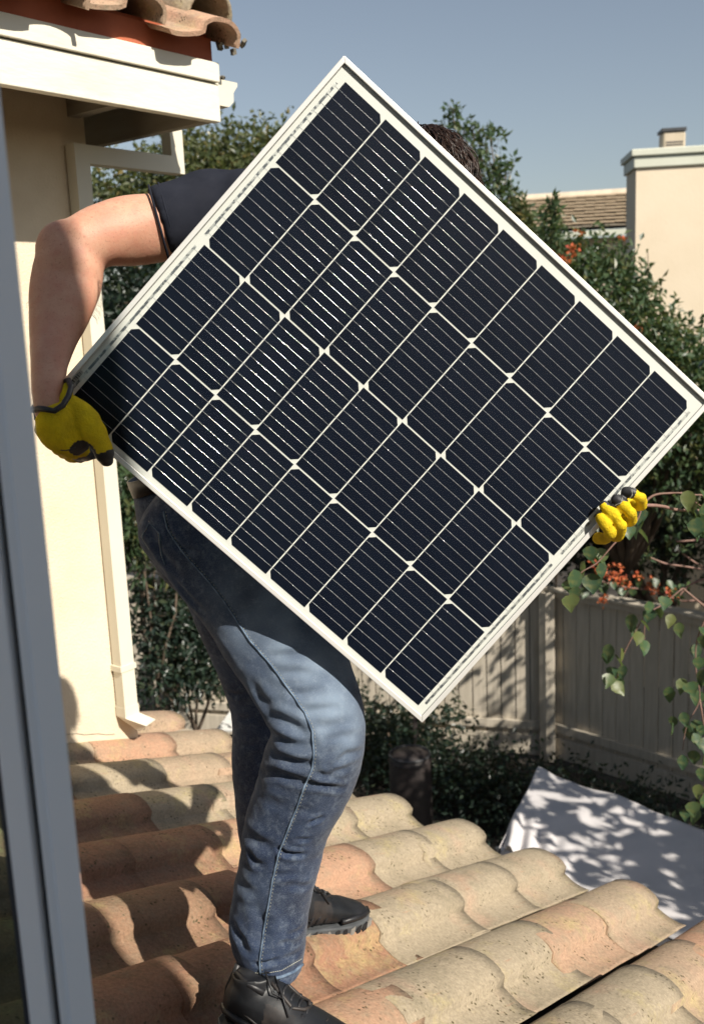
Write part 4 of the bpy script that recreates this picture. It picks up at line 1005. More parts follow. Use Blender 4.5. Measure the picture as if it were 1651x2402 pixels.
# ------------------------------------------------------------------ fence (two runs)
FZ = 1.82
fA = atz(240, 1348, FZ); fB = atz(1290, 1374, FZ); fC = atz(1651, 1440, FZ); fC = fB + (fC - fB) * 2.2
def fence(P0, P1, label, seed):
    P0 = Vector((P0.x, P0.y, 0)); P1 = Vector((P1.x, P1.y, 0)); X = (P1 - P0).normalized(); L = (P1 - P0).length; Yn = Vector((X.y, -X.x, 0))
    if Yn.y > 0: Yn = -Yn
    t = thing('fence', label, 'fence', tuple((P0 + P1) / 2)); rr = random.Random(seed); bw = .148; nb_ = int(L / bw)
    shared = {}
    for i in range(nb_):
        o = P0 + X * (i * bw + .004); h = FZ - .09
        key = i % 3
        if key not in shared:
            mb = MB(); mb.box((0, 0, .22), X * (bw - .012), -Yn * .018, (0, 0, h - .22)); me_o = mb.obj('board', M['fence'], t); bevel(me_o, .003, 1); shared[key] = me_o.data; me_o.location = o + Yn * rr.uniform(-.003, .004) - ROOTLOC[t.name]
            me_o.data.transform(Matrix.Translation(ROOTLOC[t.name])); continue
        b_ = bpy.data.objects.new('board', shared[key]); COL.objects.link(b_); b_.parent = t; b_.location = o + Yn * rr.uniform(-.003, .004) - ROOTLOC[t.name]
        bevel(b_, .003, 1)
    for z0, hh, th, nm in ((FZ - .10, .07, .045, 'top_rail'), (.30, .09, .04, 'bottom_rail')):
        mb = MB(); mb.box(P0 + Z * z0 + Yn * .006, X * L, Yn * th, (0, 0, hh)); bevel(mb.obj(nm, M['fence'], t), .004)
    mb = MB(); mb.box(P0 + Z * (FZ - .03) - Yn * .06, X * L, Yn * .15, (0, 0, .03)); bevel(mb.obj('cap_board', M['fence'], t), .004)
    mb = MB(); mb.box(P0 + Z * .02 + Yn * .004, X * L, Yn * .03, (0, 0, .22)); bevel(mb.obj('kick_board', M['fence'], t), .004)
    np_ = max(1, int(L / 2.2))
    for i in range(np_ + 1):
        mb = MB(); mb.box(P0 + X * (L * i / np_ - .045) + Yn * .052, X * .09, Yn * .09, (0, 0, FZ - .04)); bevel(mb.obj('post', M['fence'], t), .005)
    return t
fence(fA, fB, 'weathered tan board fence in shade behind the man and the panel', 3)
fence(fB, fC, 'tan board fence with flat cap at the right, under the orange flowers', 4)

# ------------------------------------------------------------------ neighbour's house
nb = at(1490, 360, 11.5)
NH = thing('neighbour_house', 'beige stucco neighbouring house with a wide boxed chimney and a brown tile roof', 'house', (nb.x, nb.y, 0))
nd = hor(96)                                     # face direction along the chimney front
nback = hor(6)
c0 = at(1491, 395, 11.5); cz = c0.z
ctop = at(1486, 352, 11.5).z
mb = MB(); mb.box((c0.x, c0.y, 0), nd * 3.2, nback * .62, (0, 0, cz + .02)); mb.obj('chimney', M['stucco_far'], NH); chim = bpy.data.objects['chimney']
hh = ctop - cz
mb = MB(); mb.box(Vector((c0.x, c0.y, cz - .0)) - nd * .03 - nback * .03, nd * 3.3, nback * .68, (0, 0, hh * .62)); bevel(mb.obj('chimney_band', M['captrim'], chim), .01)
mb = MB(); mb.box(Vector((c0.x, c0.y, cz + hh * .62 + .002)) - nd * .06 - nback * .06, nd * 3.4, nback * .74, (0, 0, hh * .38)); bevel(mb.obj('chimney_cap', M['captrim'], chim), .01)
fq = at(1554, 347, 11.9); mb = MB(); mb.box(fq - Z * .1, nd * .25, nback * .25, (0, 0, .27)); flue = mb.obj('flue', M['flue'], chim); bevel(flue, .02)
mb = MB(); mb.box(fq + Z * .175 - nd * .015 - nback * .015, nd * .27, nback * .28, (0, 0, .035)); mb.obj('flue_lid', M['dark'], flue)
for k in range(2):
    mb = MB(); mb.box(fq + Z * (.02 + .03 * k) + nd * .03 - nback * .004, nd * .19, nback * .01, (0, 0, .014)); mb.obj('flue_slot', M['dark'], flue)
# roof behind: courses of flat tiles
rL = at(1215, 472, 23.0); rR = at(1476, 455, 22.6); eR = at(1476, 534, 20.6); 
ridge = (rR - rL).normalized(); dn = (eR - rR); nc = 10
M['ntile'] = pm('brown_concrete_tile', (.66, .56, .43), (.54, .45, .34), 6, .9, .4, 30, .01, rnd=True)
roofn = thing('x', None, None) if False else None
rp = mesh_obj('roof', [rL - ridge * .1, rR + ridge * 2.2, rR + ridge * 2.2 + dn, rL - ridge * .1 + dn], [(0, 1, 2, 3)], M['dark'], NH)
rn = ridge.cross(dn).normalized(); rn = rn if rn.z > 0 else -rn
tw_ = .42; Lr = (rR - rL).length + 2.2
ntm = None
for c in range(nc):
    off = (c % 2) * tw_ / 2
    for i in range(int(Lr / tw_)):
        if ntm is None:
            mb = MB(); mb.box((0, 0, 0), ridge * (tw_ - .012), dn / nc * 1.06, rn * .02)
            mb2 = MB(); ddn = dn / nc
            V = [Vector((0, 0, 0)), ridge * (tw_ - .01), ridge * (tw_ - .01) + ddn * 1.12 + rn * .09, ddn * 1.12 + rn * .10]
            V += [v - rn * .03 for v in V]
            me = bpy.data.meshes.new('roof_tile'); me.from_pydata([tuple(v) for v in V], [], [(0, 1, 2, 3), (7, 6, 5, 4), (3, 2, 6, 7), (0, 4, 5, 1), (1, 5, 6, 2), (0, 3, 7, 4)]); me.materials.append(M['ntile'])
            bm = bmesh.new(); bm.from_mesh(me); bmesh.ops.recalc_face_normals(bm, faces=bm.faces); bm.to_mesh(me); bm.free(); ntm = me
        o = bpy.data.objects.new('roof_tile', ntm); COL.objects.link(o); o.parent = rp
        o.location = rL + ridge * (i * tw_ - off) + dn * (c / nc) + rn * (.01 + .004 * random.random()) - ROOTLOC[NH.name]
mb = MB(); mb.tube([rL - ridge * .1 + rn * .03, rR + ridge * 2.2 + rn * .03], .10, 8); mb.obj('ridge_cap', M['ntile'], NH)
mb = MB(); q = rL + dn; mb.box(Vector((q.x, q.y, q.z - .12)) - ridge * .1, ridge * (Lr + .1), nback * .05, (0, 0, .11)); mb.obj('fascia_board', M['captrim'], NH)
mb = MB(); mb.box(Vector((q.x, q.y + .5, 0)), Vector((ridge.x, ridge.y, 0)) * (Lr), nback * 3, (0, 0, q.z - .12)); mb.obj('wall', M['stucco_far'], NH)
wz = q.z - 1.7
for k in range(1, 2):
    a = Vector((q.x + 2.5 + 1.6 * k, q.y + .46 + ridge.y * (.5 + 1.6 * k), wz)); mb = MB(); mb.box(a, nd * .9, nback * .03, (0, 0, 1.1)); wf = mb.obj('window', M['captrim'], NH)
    mb = MB(); mb.box(a + nd * .05 - nback * .012 + Z * .05, nd * .8, nback * .01, (0, 0, 1.0)); mb.obj('pane', M['cell'], wf)

# ------------------------------------------------------------------ trees and shrubs
plant('tree', 'olive green tree showing above the shoulder of the man, beside the downspout', 'tree', ground_at(480, 1300, 11),
      [cl(250, 505, 10.8, .55, .7, .45), cl(345, 450, 11, .5, .7, .42), cl(440, 392, 11, .45, .7, .38), cl(540, 372, 11.2, .5, .7, .38), cl(640, 395, 11.2, .5, .7, .5), cl(480, 500, 10.8, .8, .8, .6), cl(700, 480, 11.2, .7, .8, .7), cl(380, 560, 11, .6, .6, .5)], 15000, .085, 'leaf_olive', 21, .11)
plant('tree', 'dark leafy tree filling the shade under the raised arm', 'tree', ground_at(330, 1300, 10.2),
      [cl(260, 720, 10.2, .7, .6, .6), cl(400, 680, 10.2, .8, .6, .6), cl(330, 860, 10, .8, .6, .7), cl(560, 800, 10.3, 1, .6, .8), cl(760, 900, 10.3, 1.1, .7, 1.0), cl(1000, 860, 10.4, 1.0, .7, 1.0)], 17000, .09, 'leaf_shaded', 22, .10)
plant('shrub', 'glossy green oleander growing between the downspout and the jeans', 'shrub', ground_at(345, 1400, 8.6),
      [cl(330, 1170, 8.6, .32, .3, .35), cl(300, 1250, 8.6, .30, .3, .28), cl(370, 1290, 8.7, .35, .3, .28), cl(450, 1180, 8.8, .4, .3, .4), cl(300, 1080, 8.8, .35, .3, .35)], 3200, .115, 'leaf', 23, .03, asp=.26)
# tall sprigs behind the head
spr = [(1062, 262), (1050, 300), (1085, 300), (1112, 315), (1100, 350), (1150, 322), (1130, 365), (1118, 400), (1165, 395), (1190, 385), (1150, 420), (1145, 445), (1178, 455), (1195, 450), (1175, 480), (1210, 470), (1230, 520)]
plant('young_tree', 'thin sprigs of a young tree rising against the sky behind the head', 'tree', ground_at(1090, 1200, 10.4),
      [cl(x, y, 9.4, .085 + .03 * ((i * 7) % 3), None, .10) for i, (x, y) in enumerate(spr)] + [cl(1130, 520, 9.4, .3), cl(1050, 560, 9.4, .35), cl(1080, 460, 9.4, .16)], 2300, .07, 'leaf', 24, .035, fork=.72, fill=.6)
plant('tree', 'green leafy tree with a few orange blossoms in front of the beige chimney', 'tree', ground_at(1480, 1200, 10.4),
      [cl(1240, 560, 8.8, .26), cl(1290, 620, 8.7, .3, .4, .22), cl(1375, 610, 8.8, .32, .4, .24), cl(1440, 640, 8.8, .25, .4, .24), cl(1420, 720, 8.6, .38), cl(1495, 690, 8.7, .2), cl(1500, 790, 8.6, .34), cl(1560, 770, 8.8, .18), cl(1590, 850, 8.6, .3), cl(1540, 900, 8.5, .42), cl(1640, 940, 8.6, .4), cl(1330, 780, 8.8, .6), cl(1450, 900, 8.8, .6), cl(1200, 700, 9, .6), cl(1600, 1040, 8.7, .6), cl(1300, 960, 9, .8), cl(1720, 900, 8.8, .6)], 21000, .075, 'leaf', 25, .08,
      flowers=([cl(1340, 585, 8.3, .07), cl(1325, 610, 8.3, .06), cl(1300, 600, 8.3, .05), cl(1362, 545, 8.4, .04), cl(1488, 770, 8.2, .06), cl(1460, 560, 8.4, .04)], 120), fsize=.036)
for i, (x, y, yy) in enumerate(((1222, 512, 8.4), (1293, 500, 8.3))):
    t = thing('flowering_spike', ['slim yellow tipped sprig standing up at the left end of the brown tile roof', 'upright blue green leafy spike against the brown tile roof'][i], 'plant', ground_at(x, y, 10.3))
    mb = MB(); limb(mb, Vector(ground_at(x, y, 10.3)), at(x, y - 30, yy), .014, .004, 5 + i, 8, .01); mb.obj('stem', M['trunk'], t)
    V, Fc = leaves(420, .075, [(tuple(at(x, y + q * 22 - 22, yy)), .055 + .012 * q, .055, .07) for q in range(6)], 70 + i, droop=-.5, aspect=.3); mesh_obj('foliage', V, Fc.tolist(), M['leaf' if i else 'leaf_olive'], t, kind='stuff')
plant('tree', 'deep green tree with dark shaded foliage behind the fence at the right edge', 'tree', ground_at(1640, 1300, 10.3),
      [cl(1520, 1080, 10.2, .9, .5, .7), cl(1680, 1120, 10.2, .9, .5, .8), cl(1400, 1150, 10.2, .8, .5, .7), cl(1560, 1240, 10.2, .9, .4, .6), cl(1250, 1150, 10.4, .9, .5, .8), cl(1740, 1000, 10.4, .9), cl(1100, 1150, 10.5, .9, .5, .8), cl(1380, 1260, 10.3, .8, .4, .5)], 17000, .09, 'leaf_shaded', 26, .10)
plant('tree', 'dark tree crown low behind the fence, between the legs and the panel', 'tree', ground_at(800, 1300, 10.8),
      [cl(560, 1150, 10.6, 1.0, .5, .9), cl(800, 1150, 10.6, 1.1, .5, .9), cl(950, 1280, 10.6, .9, .5, .6), cl(420, 1100, 10.6, .8, .5, .8), cl(300, 960, 10.6, .7, .5, .8)], 12000, .09, 'leaf_shaded', 27, .10)
# the big shade tree standing right of the view
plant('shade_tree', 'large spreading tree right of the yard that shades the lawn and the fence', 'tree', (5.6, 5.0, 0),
      [((4.5, 5.2, 3.5), 1.2, 1.3, .8), ((5.8, 6.6, 4.1), 1.5, 1.4, 1.0), ((4.9, 7.9, 3.7), 1.3, 1.3, .9), ((5.6, 3.6, 3.8), 1.3, 1.2, .8), ((7.0, 5.0, 4.4), 1.5, 1.5, 1.0), ((3.9, 6.3, 3.0), .8, .9, .5), ((6.2, 8.6, 3.9), 1.4, 1.2, .9), ((3.6, 3.5, 3.5), .8, .7, .35), ((3.6, 2.6, 3.5), .65, .6, .35), ((4.3, 2.6, 3.9), .9, .8, .4), ((3.05, 4.7, 3.75), .85, .9, .35), ((2.85, 5.5, 4.3), .7, .8, .4), ((2.85, 4.3, 4.0), .65, .7, .3), ((7.4, 7.2, 4.6), 1.6, 1.6, 1.0), ((5.0, 9.4, 3.6), 1.3, 1.1, .8)], 18000, .16, 'leaf_shaded', 28, .16, fill=.6)

# hedge and ground cover in front of the fence
def hedge(name, label, pts_, n, size, rs, mat='leaf_shaded', r=.38):
    cs = [((p[0], p[1], p[2]), r * 1.2, r, r) for p in pts_]; t = thing(name, label, 'hedge', (pts_[0][0], pts_[0][1], 0)); mb = MB()
    for i, p in enumerate(pts_): mb2 = limb(mb, (p[0], p[1], 0), (p[0], p[1], p[2] + .1), .02, .01, rs + i, 3)
    mb.obj('stem', M['trunk'], t, kind='stuff'); V, Fc = leaves(n, size, cs, rs, fill=.5); mesh_obj('foliage', V, Fc.tolist(), M[mat], t, kind='stuff'); return t
hp = []
for i in range(15):
    q = atz(860 + i * 52, 1745 + i * 16, .35); hp.append((q.x, q.y, .32 + .12 * math.sin(i * 1.7)))
hedge('hedge', 'low dark clipped hedge running along the foot of the fence', hp, 11000, .06, 41)
hp = []
for i in range(8):
    q = atz(300 + i * 45, 1560 + 6 * i, .5); hp.append((q.x, q.y, .45 + .25 * math.sin(i * 2.1)))
hedge('hedge', 'dark leafy bushes seen between the downspout and the rear leg', hp, 5000, .08, 42)
plant('shrub', 'dark dense bush standing before the fence left of the legs', 'shrub', ground_at(440, 1600, 8.8),
      [cl(360, 1440, 8.8, .35, .3, .35), cl(450, 1480, 8.9, .4, .3, .35), cl(520, 1560, 8.7, .4, .3, .3), cl(400, 1580, 8.7, .45, .3, .3), cl(560, 1420, 9, .5, .3, .5)], 7500, .07, 'leaf_shaded', 51, .03)
q = atz(880, 1700, .5)
hedge('hedge', 'dim green bush just right of the knee', [(q.x, q.y, .6), (q.x + .5, q.y + .1, .5), (q.x + .2, q.y - .3, .4)], 2200, .07, 43, 'leaf_shaded', .35)
V, Fc = leaves(9000, .05, [((1.5, 7.3, .03), 3.6, 2.6, .04), ((-2, 8, .03), 2.6, 2.2, .04)], 44, fill=.95); mesh_obj('ground_cover', V, Fc.tolist(), M['leaf_shaded'], kind='stuff')
M['litter'] = leafmat('fallen_leaf', (.22, .12, .06), (.30, .20, .09), (.10, .06, .03), .1, .8)
V, Fc = leaves(2600, .05, [((1.2, 5.6, .06), 2.6, 1.6, .02)], 45, fill=.95, upbias=3); mesh_obj('leaf_litter', V, Fc.tolist(), M['litter'], kind='stuff')
# spiky plant
q = atz(1345, 1700, .05); t = thing('yucca', 'dark spiky plant in front of the fence, above the pale tarpaulin', 'plant', (q.x, q.y, 0)); mb = MB(); rr = random.Random(5)
for i in range(46):
    a = rr.uniform(0, 2 * math.pi); e = rr.uniform(.25, 1.4); L = rr.uniform(.45, .75); d = Vector((math.cos(a) * math.cos(e), math.sin(a) * math.cos(e), math.sin(e))); s_ = d.cross(Z).normalized() * .018
    b = q + Z * .1; m_ = b + d * L * .5 + Z * .02; tp = b + d * L - Z * (.12 * (1.4 - e)); k = len(mb.v)
    mb.v += [tuple(b - s_), tuple(b + s_), tuple(m_ - s_ * .9 - Z * .004), tuple(m_ + s_ * .9 - Z * .004), tuple(tp), tuple(m_ + Z * .0)]; mb.f += [(k, k + 1, k + 3, k + 2), (k + 2, k + 3, k + 4)]
mb.obj('leaf_blades', M['leaf_shaded'], t, kind='stuff'); mb = MB(); mb.tube([(q.x, q.y, 0), q + Z * .16], .05, 8); mb.obj('stem', M['trunk'], t)

# ------------------------------------------------------------------ near vine with large leaves (right)
def big_leaf(L, W):
    V = []; prof = [(0, 0), (.10, .30), (.30, .50), (.55, .42), (.80, .20), (1.0, 0)]
    for (t, w_) in prof: V += [(t * L, -w_ * W, .10 * W * (1 if w_ else 0)), (t * L, 0, -.06 * L * t * t), (t * L, w_ * W, .10 * W * (1 if w_ else 0))]
    V = [(x, y, z - .10 * L * (x / L) ** 2) for x, y, z in V]
    Fc = []
    for i in range(len(prof) - 1):
        a = i * 3
        if i == 0: Fc += [(1, 4, 3), (1, 5, 4)]
        elif i == len(prof) - 2: Fc += [(a, a + 1, a + 4), (a + 1, a + 2, a + 4)]
        else: Fc += [(a, a + 1, a + 4, a + 3), (a + 1, a + 2, a + 5, a + 4)]
    me = bpy.data.meshes.new('leaf'); me.from_pydata(V, [], Fc); me.polygons.foreach_set('use_smooth', [True] * len(Fc)); me.validate(); me.update(); return me
lms = []
def bigleafmat(nm, c1, c2, c3):
    m, n, b, out = newmat(nm); oi = n.nodes.new('ShaderNodeObjectInfo'); r = oi.outputs['Random']; v = coord(n)
    c = mixc(n, ramp(n, r, 0, .7), c1, c2); c = mixc(n, ramp(n, r, .75, 1), c, c3); c = mixc(n, ramp(n, noi(n, v, 50, 4), .5, .75), c, (c[0] if False else (.14, .15, .05)))
    n.links.new(c, b.inputs['Base Color']); b.inputs['Roughness'].default_value = .42
    tr = n.nodes.new('ShaderNodeBsdfTranslucent'); n.links.new(mixc(n, .5, c, (.22, .30, .06)), tr.inputs[0]); mx = n.nodes.new('ShaderNodeMixShader'); mx.inputs[0].default_value = .35
    n.links.new(b.outputs[0], mx.inputs[1]); n.links.new(tr.outputs[0], mx.inputs[2]); n.links.new(mx.outputs[0], out.inputs[0]); bump(n, b, noi(n, v, 90, 3), .3, .002); return m
M['bigleaf'] = bigleafmat('vine_leaf', (.035, .075, .04), (.065, .125, .055), (.14, .16, .05))
for s_ in range(3):
    me = big_leaf(.058 - .005 * s_, .040 + .004 * s_); me.materials.append(M['bigleaf']); lms.append(me)
def vine(label, base, branches, leafspec, flowers=(), rs=1, name='vine'):
    t = thing(name, label, 'vine', base); mb = MB()
    for pts_, r in branches: mb.tube([Vector(p) for p in pts_], [r * (1 - .6 * i / (len(pts_) - 1)) for i in range(len(pts_))], 6)
    for q, (pts_, r) in enumerate(branches):
        m2 = MB(); m2.tube([Vector(p) for p in catm(pts_)], [r * (1 - .6 * i / max(1, len(catm(pts_)) - 1)) for i in range(len(catm(pts_)))], 6); m2.obj('branch', M['twig'], t, smooth=True)
    rr = random.Random(rs)
    for (p, sz, az, pitch) in leafspec:
        o = bpy.data.objects.new('leaf', lms[rr.randint(0, 2)]); COL.objects.link(o); o.parent = t
        o.location = Vector(p) - ROOTLOC[t.name]; o.rotation_euler = (rr.uniform(-.7, .7), pitch, az); o.scale = (sz, sz, sz)
    if flowers:
        V, Fc = leaves(len(flowers) * 22, .028, [(tuple(f), .05, .05, .04) for f in flowers], rs + 3, aspect=.9, fill=.8); mesh_obj('flower_cluster', V, Fc.tolist(), M['flower'], t, kind='stuff')
    return t
def catm(pts_):
    A = [np.array(p, float) for p in pts_]; return [Vector(x) for x in catmull(A, 4)] if len(A) > 2 else [Vector(p) for p in pts_]
def lf(spec, y, rs, sz=1.0):
    rr = random.Random(rs); out = []
    for (x, yy) in spec:
        out.append((tuple(at(x, yy, y + rr.uniform(-.08, .08))), sz * rr.uniform(.8, 1.2), rr.uniform(-2.6, -.5), rr.uniform(.5, 1.5)))
    return out
# arching shoot behind the right glove, coming in from the right
y1 = 3.0
vine('pinkish shoot with big green leaves arching in from the right edge beside the glove', ground_at(1760, 1500, 3.3),
     [([at(1500, 1190, y1), at(1530, 1163, y1), at(1570, 1157, y1), at(1615, 1160, y1), at(1680, 1190, 3.1), at(1790, 1400, 3.3)], .0042),
      ([at(1600, 1160, y1), at(1630, 1178, y1), at(1660, 1200, 3.1)], .003), ([at(1790, 1400, 3.3), at(1850, 1900, 3.4), tuple(Vector(ground_at(1850, 2000, 3.4)))], .009)],
     lf([(1612, 1150), (1628, 1165), (1640, 1150), (1618, 1185), (1640, 1205), (1625, 1235), (1648, 1245), (1650, 1180), (1632, 1215), (1600, 1175)], y1, 3, 1.15), rs=3)
y2 = 2.9
vine('cluster of sunlit heart shaped leaves hanging just below the right glove', ground_at(1400, 1500, 3.0),
     [([at(1505, 1185, y2), at(1490, 1225, y2), at(1440, 1275, y2), at(1400, 1320, y2), at(1360, 1345, y2), at(1345, 1380, y2)], .0034),
      ([at(1505, 1185, y2), at(1580, 1195, 3.0), at(1700, 1260, 3.2), at(1800, 1700, 3.4), tuple(Vector(ground_at(1800, 1900, 3.5)))], .006)],
     lf([(1495, 1190), (1505, 1215), (1485, 1235), (1470, 1230), (1385, 1280), (1395, 1300), (1370, 1315), (1405, 1320), (1385, 1345), (1345, 1335), (1335, 1360), (1350, 1375), (1340, 1395), (1410, 1285), (1365, 1300)], y2, 5, 1.1), rs=6)
y3 = 4.2
vine('hanging trail of dark and light green leaves in front of the board fence', ground_at(1560, 1300, 4.4),
     [([at(1600, 1380, y3), at(1550, 1420, y3), at(1515, 1440, y3), at(1490, 1480, y3), at(1460, 1540, y3), at(1445, 1600, y3)], .004), ([at(1515, 1440, y3), at(1510, 1480, y3), at(1512, 1510, y3)], .003), ([at(1600, 1380, y3), at(1720, 1500, y3), at(1760, 1700, y3)], .006)],
     lf([(1485, 1440), (1500, 1455), (1480, 1462), (1530, 1430), (1520, 1410), (1548, 1425), (1495, 1480), (1508, 1500), (1500, 1475), (1425, 1525), (1440, 1535), (1430, 1510), (1455, 1520), (1440, 1565), (1455, 1575), (1430, 1580), (1462, 1560), (1435, 1600), (1450, 1590), (1560, 1400), (1575, 1440), (1590, 1460)], y3, 8, 1.3), rs=9)
vine('leafy trail of pale and dark leaves down the right edge of the view', ground_at(1700, 1500, 4.2),
     [([at(1700, 1380, y3), at(1640, 1480, y3), at(1630, 1560, y3), at(1640, 1640, y3), at(1610, 1700, y3), at(1600, 1760, y3)], .004), ([at(1640, 1640, y3), at(1660, 1800, y3), at(1630, 1900, y3)], .004)],
     lf([(1640, 1470), (1650, 1490), (1628, 1510), (1640, 1540), (1650, 1570), (1632, 1590), (1615, 1600), (1640, 1620), (1650, 1650), (1580, 1680), (1600, 1670), (1575, 1695), (1615, 1700), (1640, 1690), (1625, 1720), (1650, 1730), (1600, 1770), (1630, 1760), (1645, 1800), (1640, 1840), (1650, 1860), (1625, 1880), (1640, 1900), (1610, 1900), (1650, 1760), (1645, 1700), (1600, 1590), (1570, 1610)], y3, 12, 1.3), rs=13)
# bare reddish twigs and orange flowers on top of the fence
y4 = 7.6
vine('trailing vine with orange and crimson flowers lying along the top of the fence', ground_at(1450, 1400, 8.2),
     [([at(1330, 1370, y4), at(1390, 1360, y4), at(1450, 1375, y4), at(1520, 1385, y4), at(1600, 1410, y4)], .01), ([at(1600, 1410, y4), at(1680, 1450, y4), at(1700, 1800, y4)], .01)],
     lf([(x, 1368 + 14 * math.sin(x)) for x in range(1340, 1620, 16)], y4, 15, 1.6),
     flowers=[at(x, y, y4) for x, y in ((1405, 1345), (1420, 1340), (1432, 1355), (1445, 1352), (1450, 1368), (1465, 1360), (1470, 1375), (1500, 1352), (1522, 1378), (1530, 1365), (1535, 1388), (1568, 1390), (1575, 1396), (1410, 1410), (1420, 1405), (1398, 1320), (1445, 1330))], rs=16, name='flowering_vine')
for i, pl in enumerate([[(1585, 1270), (1620, 1268), (1700, 1262)], [(1520, 1306), (1560, 1322), (1600, 1328), (1660, 1338)], [(1600, 1298), (1630, 1320), (1680, 1345)], [(1590, 1400), (1620, 1370), (1680, 1350)]]):
    t = thing('twig', ['pale broken twig highest at the right edge', 'long reddish twig reaching left across the dark foliage at the right', 'short twig slanting down to the right edge above the fence', 'thin dark twig rising from the fence cap at the right edge'][i], 'twig', tuple(at(*pl[-1], 5.0)), None)
    mb = MB(); mb.tube(catm([at(x, y, 5.0) for x, y in pl]), .0055, 6); mb.obj('stem', M['twig'], t, smooth=True)
    V, Fc = leaves(16, .05, [(tuple(at(*pl[0], 5.0)), .04, .04, .03)], 50 + i); mesh_obj('foliage', V, Fc.tolist(), M['leaf'], t, kind='stuff')

# ------------------------------------------------------------------ pale tarpaulin stretched over garden furniture
tarp = thing('tarpaulin', 'pale grey tarpaulin with dappled leaf shade draped over a low frame beside the roof', 'tarpaulin', tuple(Vector((atz(1500, 2050, 1.3).x, atz(1500, 2050, 1.3).y, 0))))
ZT = 1.38
A = atz(1262, 1800, ZT + .03); B = atz(1700, 1965, ZT - .02); Cc = atz(1720, 2290, ZT - .08); Dd = atz(1168, 1985, ZT - .12)
def cloth(A, B, C, D, nu, nv, amp, seed, fold=0):
    V = []
    for i in range(nu + 1):
        for j in range(nv + 1):
            u, v = i / nu, j / nv; p = (A * (1 - u) + B * u) * (1 - v) + (D * (1 - u) + C * u) * v
            z = amp * noise.noise(Vector((p.x * 2.3, p.y * 2.3, seed))) + amp * .4 * noise.noise(Vector((p.x * 7, p.y * 7, seed + 3))) - .05 * math.sin(math.pi * u) * math.sin(math.pi * v)
            if fold:
                ff = max(0, v - .45) / .55 * max(0, 1 - u * 2.6); z += fold * ff * math.sin(u * 70 - v * 9) 
            V.append((p.x, p.y, p.z + z))
    Fc = [(i * (nv + 1) + j, (i + 1) * (nv + 1) + j, (i + 1) * (nv + 1) + j + 1, i * (nv + 1) + j + 1) for i in range(nu) for j in range(nv)]
    return V, Fc
M['tarp'] = pm('tarpaulin_cloth', (.60, .57, .57), (.52, .50, .50), 2, .6, .25, 40, .003)
V, Fc = cloth(A, B, Cc, Dd, 150, 40, .035, 2, .045)
o = mesh_obj('top_sheet', V, Fc, M['tarp'], tarp, smooth=True); so1 = o.modifiers.new('s', 'SOLIDIFY'); so1.thickness = .004
def skirt(P, Q, drop, n, seed, out):
    V = []; m = 10
    for i in range(n + 1):
        u = i / n; p = P.lerp(Q, u)
        for j in range(m + 1):
            v = j / m; wv = .05 * v * math.sin(u * n * .55 + seed) + .03 * v * noise.noise(Vector((u * 9, v * 2, seed)))
            q = p - Z * (drop * v * (1 + .12 * math.sin(u * 14 + seed))) + out * (wv + .10 * v - .012); V.append(tuple(q))
    Fc = [(i * (m + 1) + j, (i + 1) * (m + 1) + j, (i + 1) * (m + 1) + j + 1, i * (m + 1) + j + 1) for i in range(n) for j in range(m)]
    o = mesh_obj('side_sheet', V, Fc, M['tarp'], tarp, smooth=True); s1 = o.modifiers.new('s', 'SOLIDIFY'); s1.thickness = .004
o1 = (Dd - A).cross(Z).normalized(); o1 = o1 if o1.x < 0 else -o1
o2 = (Cc - Dd).cross(Z).normalized(); o2 = o2 if o2.y < 0 else -o2
skirt(Dd, Cc, .55, 70, 1, o2); skirt(A, Dd, .5, 40, 4, o1)
for p in (A, B, Cc, Dd):
    mb = MB(); mb.tube([Vector((p.x, p.y, 0)), Vector((p.x, p.y, p.z - .01))], .02, 8); mb.obj('leg', M['dark'], tarp)

# ------------------------------------------------------------------ covered barrel with a post
q = atz(968, 1985, .0); t = thing('water_barrel', 'dark brown lidded barrel standing in the shade beyond the roof edge', 'barrel', (q.x, q.y, 0))
tp = at(968, 1765, q.y); Hb = tp.z; Rb = 50 * dep(tp) / F_PX
M['barrel'] = pm('barrel_brown', (.045, .035, .033), (.03, .025, .024), 6, .55, .2, 30)
prof = [(.0, .0), (.86, .0), (.92, .03), (1.0, .3), (1.0, .7), (.97, .92), (.90, .985), (.5, 1.01), (0.02, 1.02)]
V = []; n = 32
for (r, z) in prof:
    for k in range(n): V.append((q.x + Rb * max(r, .01) * math.cos(2 * math.pi * k / n), q.y + Rb * max(r, .01) * math.sin(2 * math.pi * k / n), Hb * z))
mesh_obj('drum', V, [(i * n + k, i * n + (k + 1) % n, (i + 1) * n + (k + 1) % n, (i + 1) * n + k) for i in range(len(prof) - 1) for k in range(n)], M['barrel'], t, smooth=True)
for z in (.93,):
    mb = MB(); mb.tube([(q.x + Rb * 1.005 * math.cos(a * math.pi / 16), q.y + Rb * 1.005 * math.sin(a * math.pi / 16), Hb * z) for a in range(33)], .006, 6, False); mb.obj('hoop', M['barrel'], t, smooth=True)
mb = MB(); mb.tube([(q.x + Rb * .93 * math.cos(a * math.pi / 16), q.y + Rb * .93 * math.sin(a * math.pi / 16), Hb * .985) for a in range(33)], .012, 6, False); mb.obj('lid_rim', M['dark'], t, smooth=True)
q = atz(990, 1930, 0); t = thing('garden_post', 'thin dark post rising behind the barrel under the panel corner', 'post', (q.x, q.y + .6, 0))
mb = MB(); mb.box((q.x - .02, q.y + .58, 0), (.04, 0, 0), (0, .04, 0), (0, 0, 1.55)); bevel(mb.obj('shaft', M['barrel'], t), .004); mb = MB(); mb.box((q.x - .03, q.y + .57, 1.55), (.06, 0, 0), (0, .06, 0), (0, 0, .02)); mb.obj('post_cap', M['dark'], t)

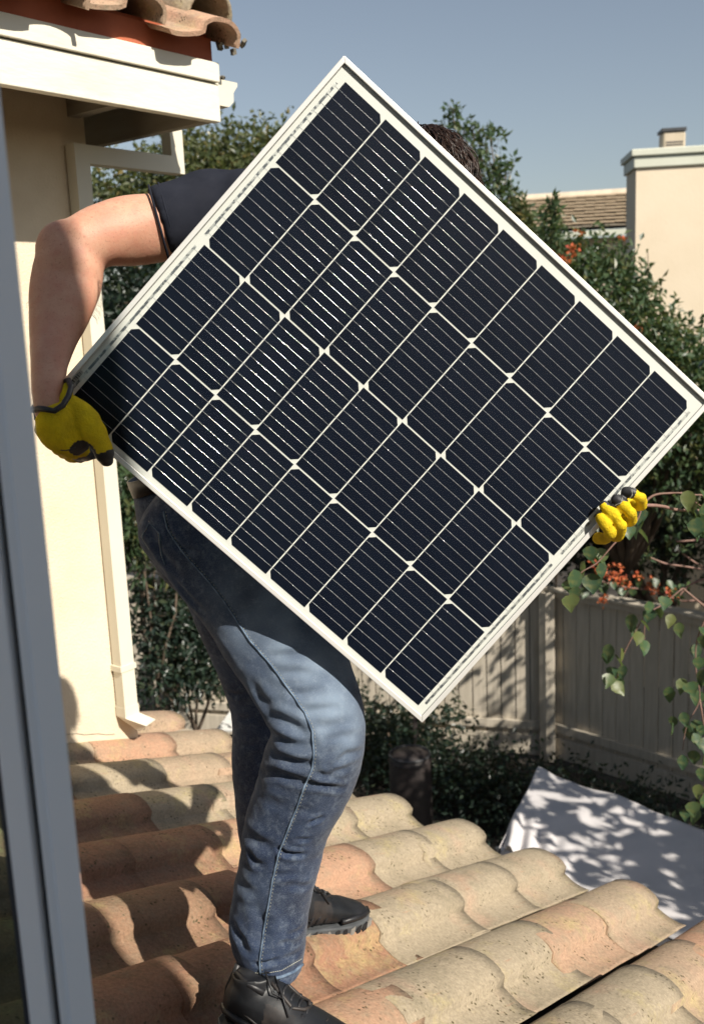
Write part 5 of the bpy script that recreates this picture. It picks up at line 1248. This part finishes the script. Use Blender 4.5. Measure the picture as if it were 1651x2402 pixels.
# ------------------------------------------------------------------ garden chairs left
def garden_chair(label, px, py, rot, mat):
    q = atz(px, py, 0); t = thing('garden_chair', label, 'chair', (q.x, q.y, 0)); rm = Matrix.Rotation(rot, 3, 'Z')
    def T(x, y, z): return q + rm @ Vector((x, y, z))
    V = []; n = 8                                  # moulded back with curved top
    for j in range(9):
        v = j / 8; hw_ = .25 * (1 - .25 * max(0, v - .6) ** 2 * 4)
        for i in range(n + 1):
            u = i / n * 2 - 1; V.append(tuple(T(hw_ * u, .22 + .12 * v + .05 * u * u * -1, .42 + .50 * v - .05 * u ** 4 * v)))
    Fc = [(j * (n + 1) + i, j * (n + 1) + i + 1, (j + 1) * (n + 1) + i + 1, (j + 1) * (n + 1) + i) for j in range(8) for i in range(n)]
    o = mesh_obj('backrest', V, Fc, mat, t, smooth=True); o.modifiers.new('s', 'SOLIDIFY').thickness = .012
    mb = MB(); mb.box(T(-.24, -.22, .41), rm @ Vector((.48, 0, 0)), rm @ Vector((0, .46, 0)), (0, 0, .02)); bevel(mb.obj('seat', mat, t), .008)
    for x in (-1, 1):
        for y in (-1, 1):
            mb = MB(); mb.tube([T(.26 * x, .25 * y, 0), T(.21 * x, .19 * y, .42)], [.014, .02], 8); mb.obj('leg', mat, t)
        mb = MB(); mb.tube([T(.24 * x, -.2, .42), T(.26 * x, -.2, .62), T(.27 * x, .0, .65), T(.25 * x, .24, .66)], .016, 8); mb.obj('armrest', mat, t)
garden_chair('grey moulded garden chair seen between the downspout and the rear knee', 452, 1705, .5, M['plastic'])
garden_chair('darker grey garden chair half hidden by the downspout', 345, 1715, -.2, M['plastic'])
q = atz(520, 1710, .72); t = thing('garden_table', 'white rimmed garden table just visible behind the rear knee', 'table', (q.x, q.y, 0)); M['white'] = pm('white_metal', (.75, .75, .73), (.7, .7, .68), 4, .4, .1, 40)
mb = MB(); mb.box((q.x - .05, q.y, .70), (.7, -.18, 0), (.1, .55, 0), (0, 0, .025)); bevel(mb.obj('table_top', M['white'], t), .006)
for (a, b) in ((0, .03), (.6, -.1), (.08, .5), (.68, .36)): mb = MB(); mb.tube([(q.x + a, q.y + b, 0), (q.x + a, q.y + b, .70)], .014, 8); mb.obj('leg', M['white'], t)
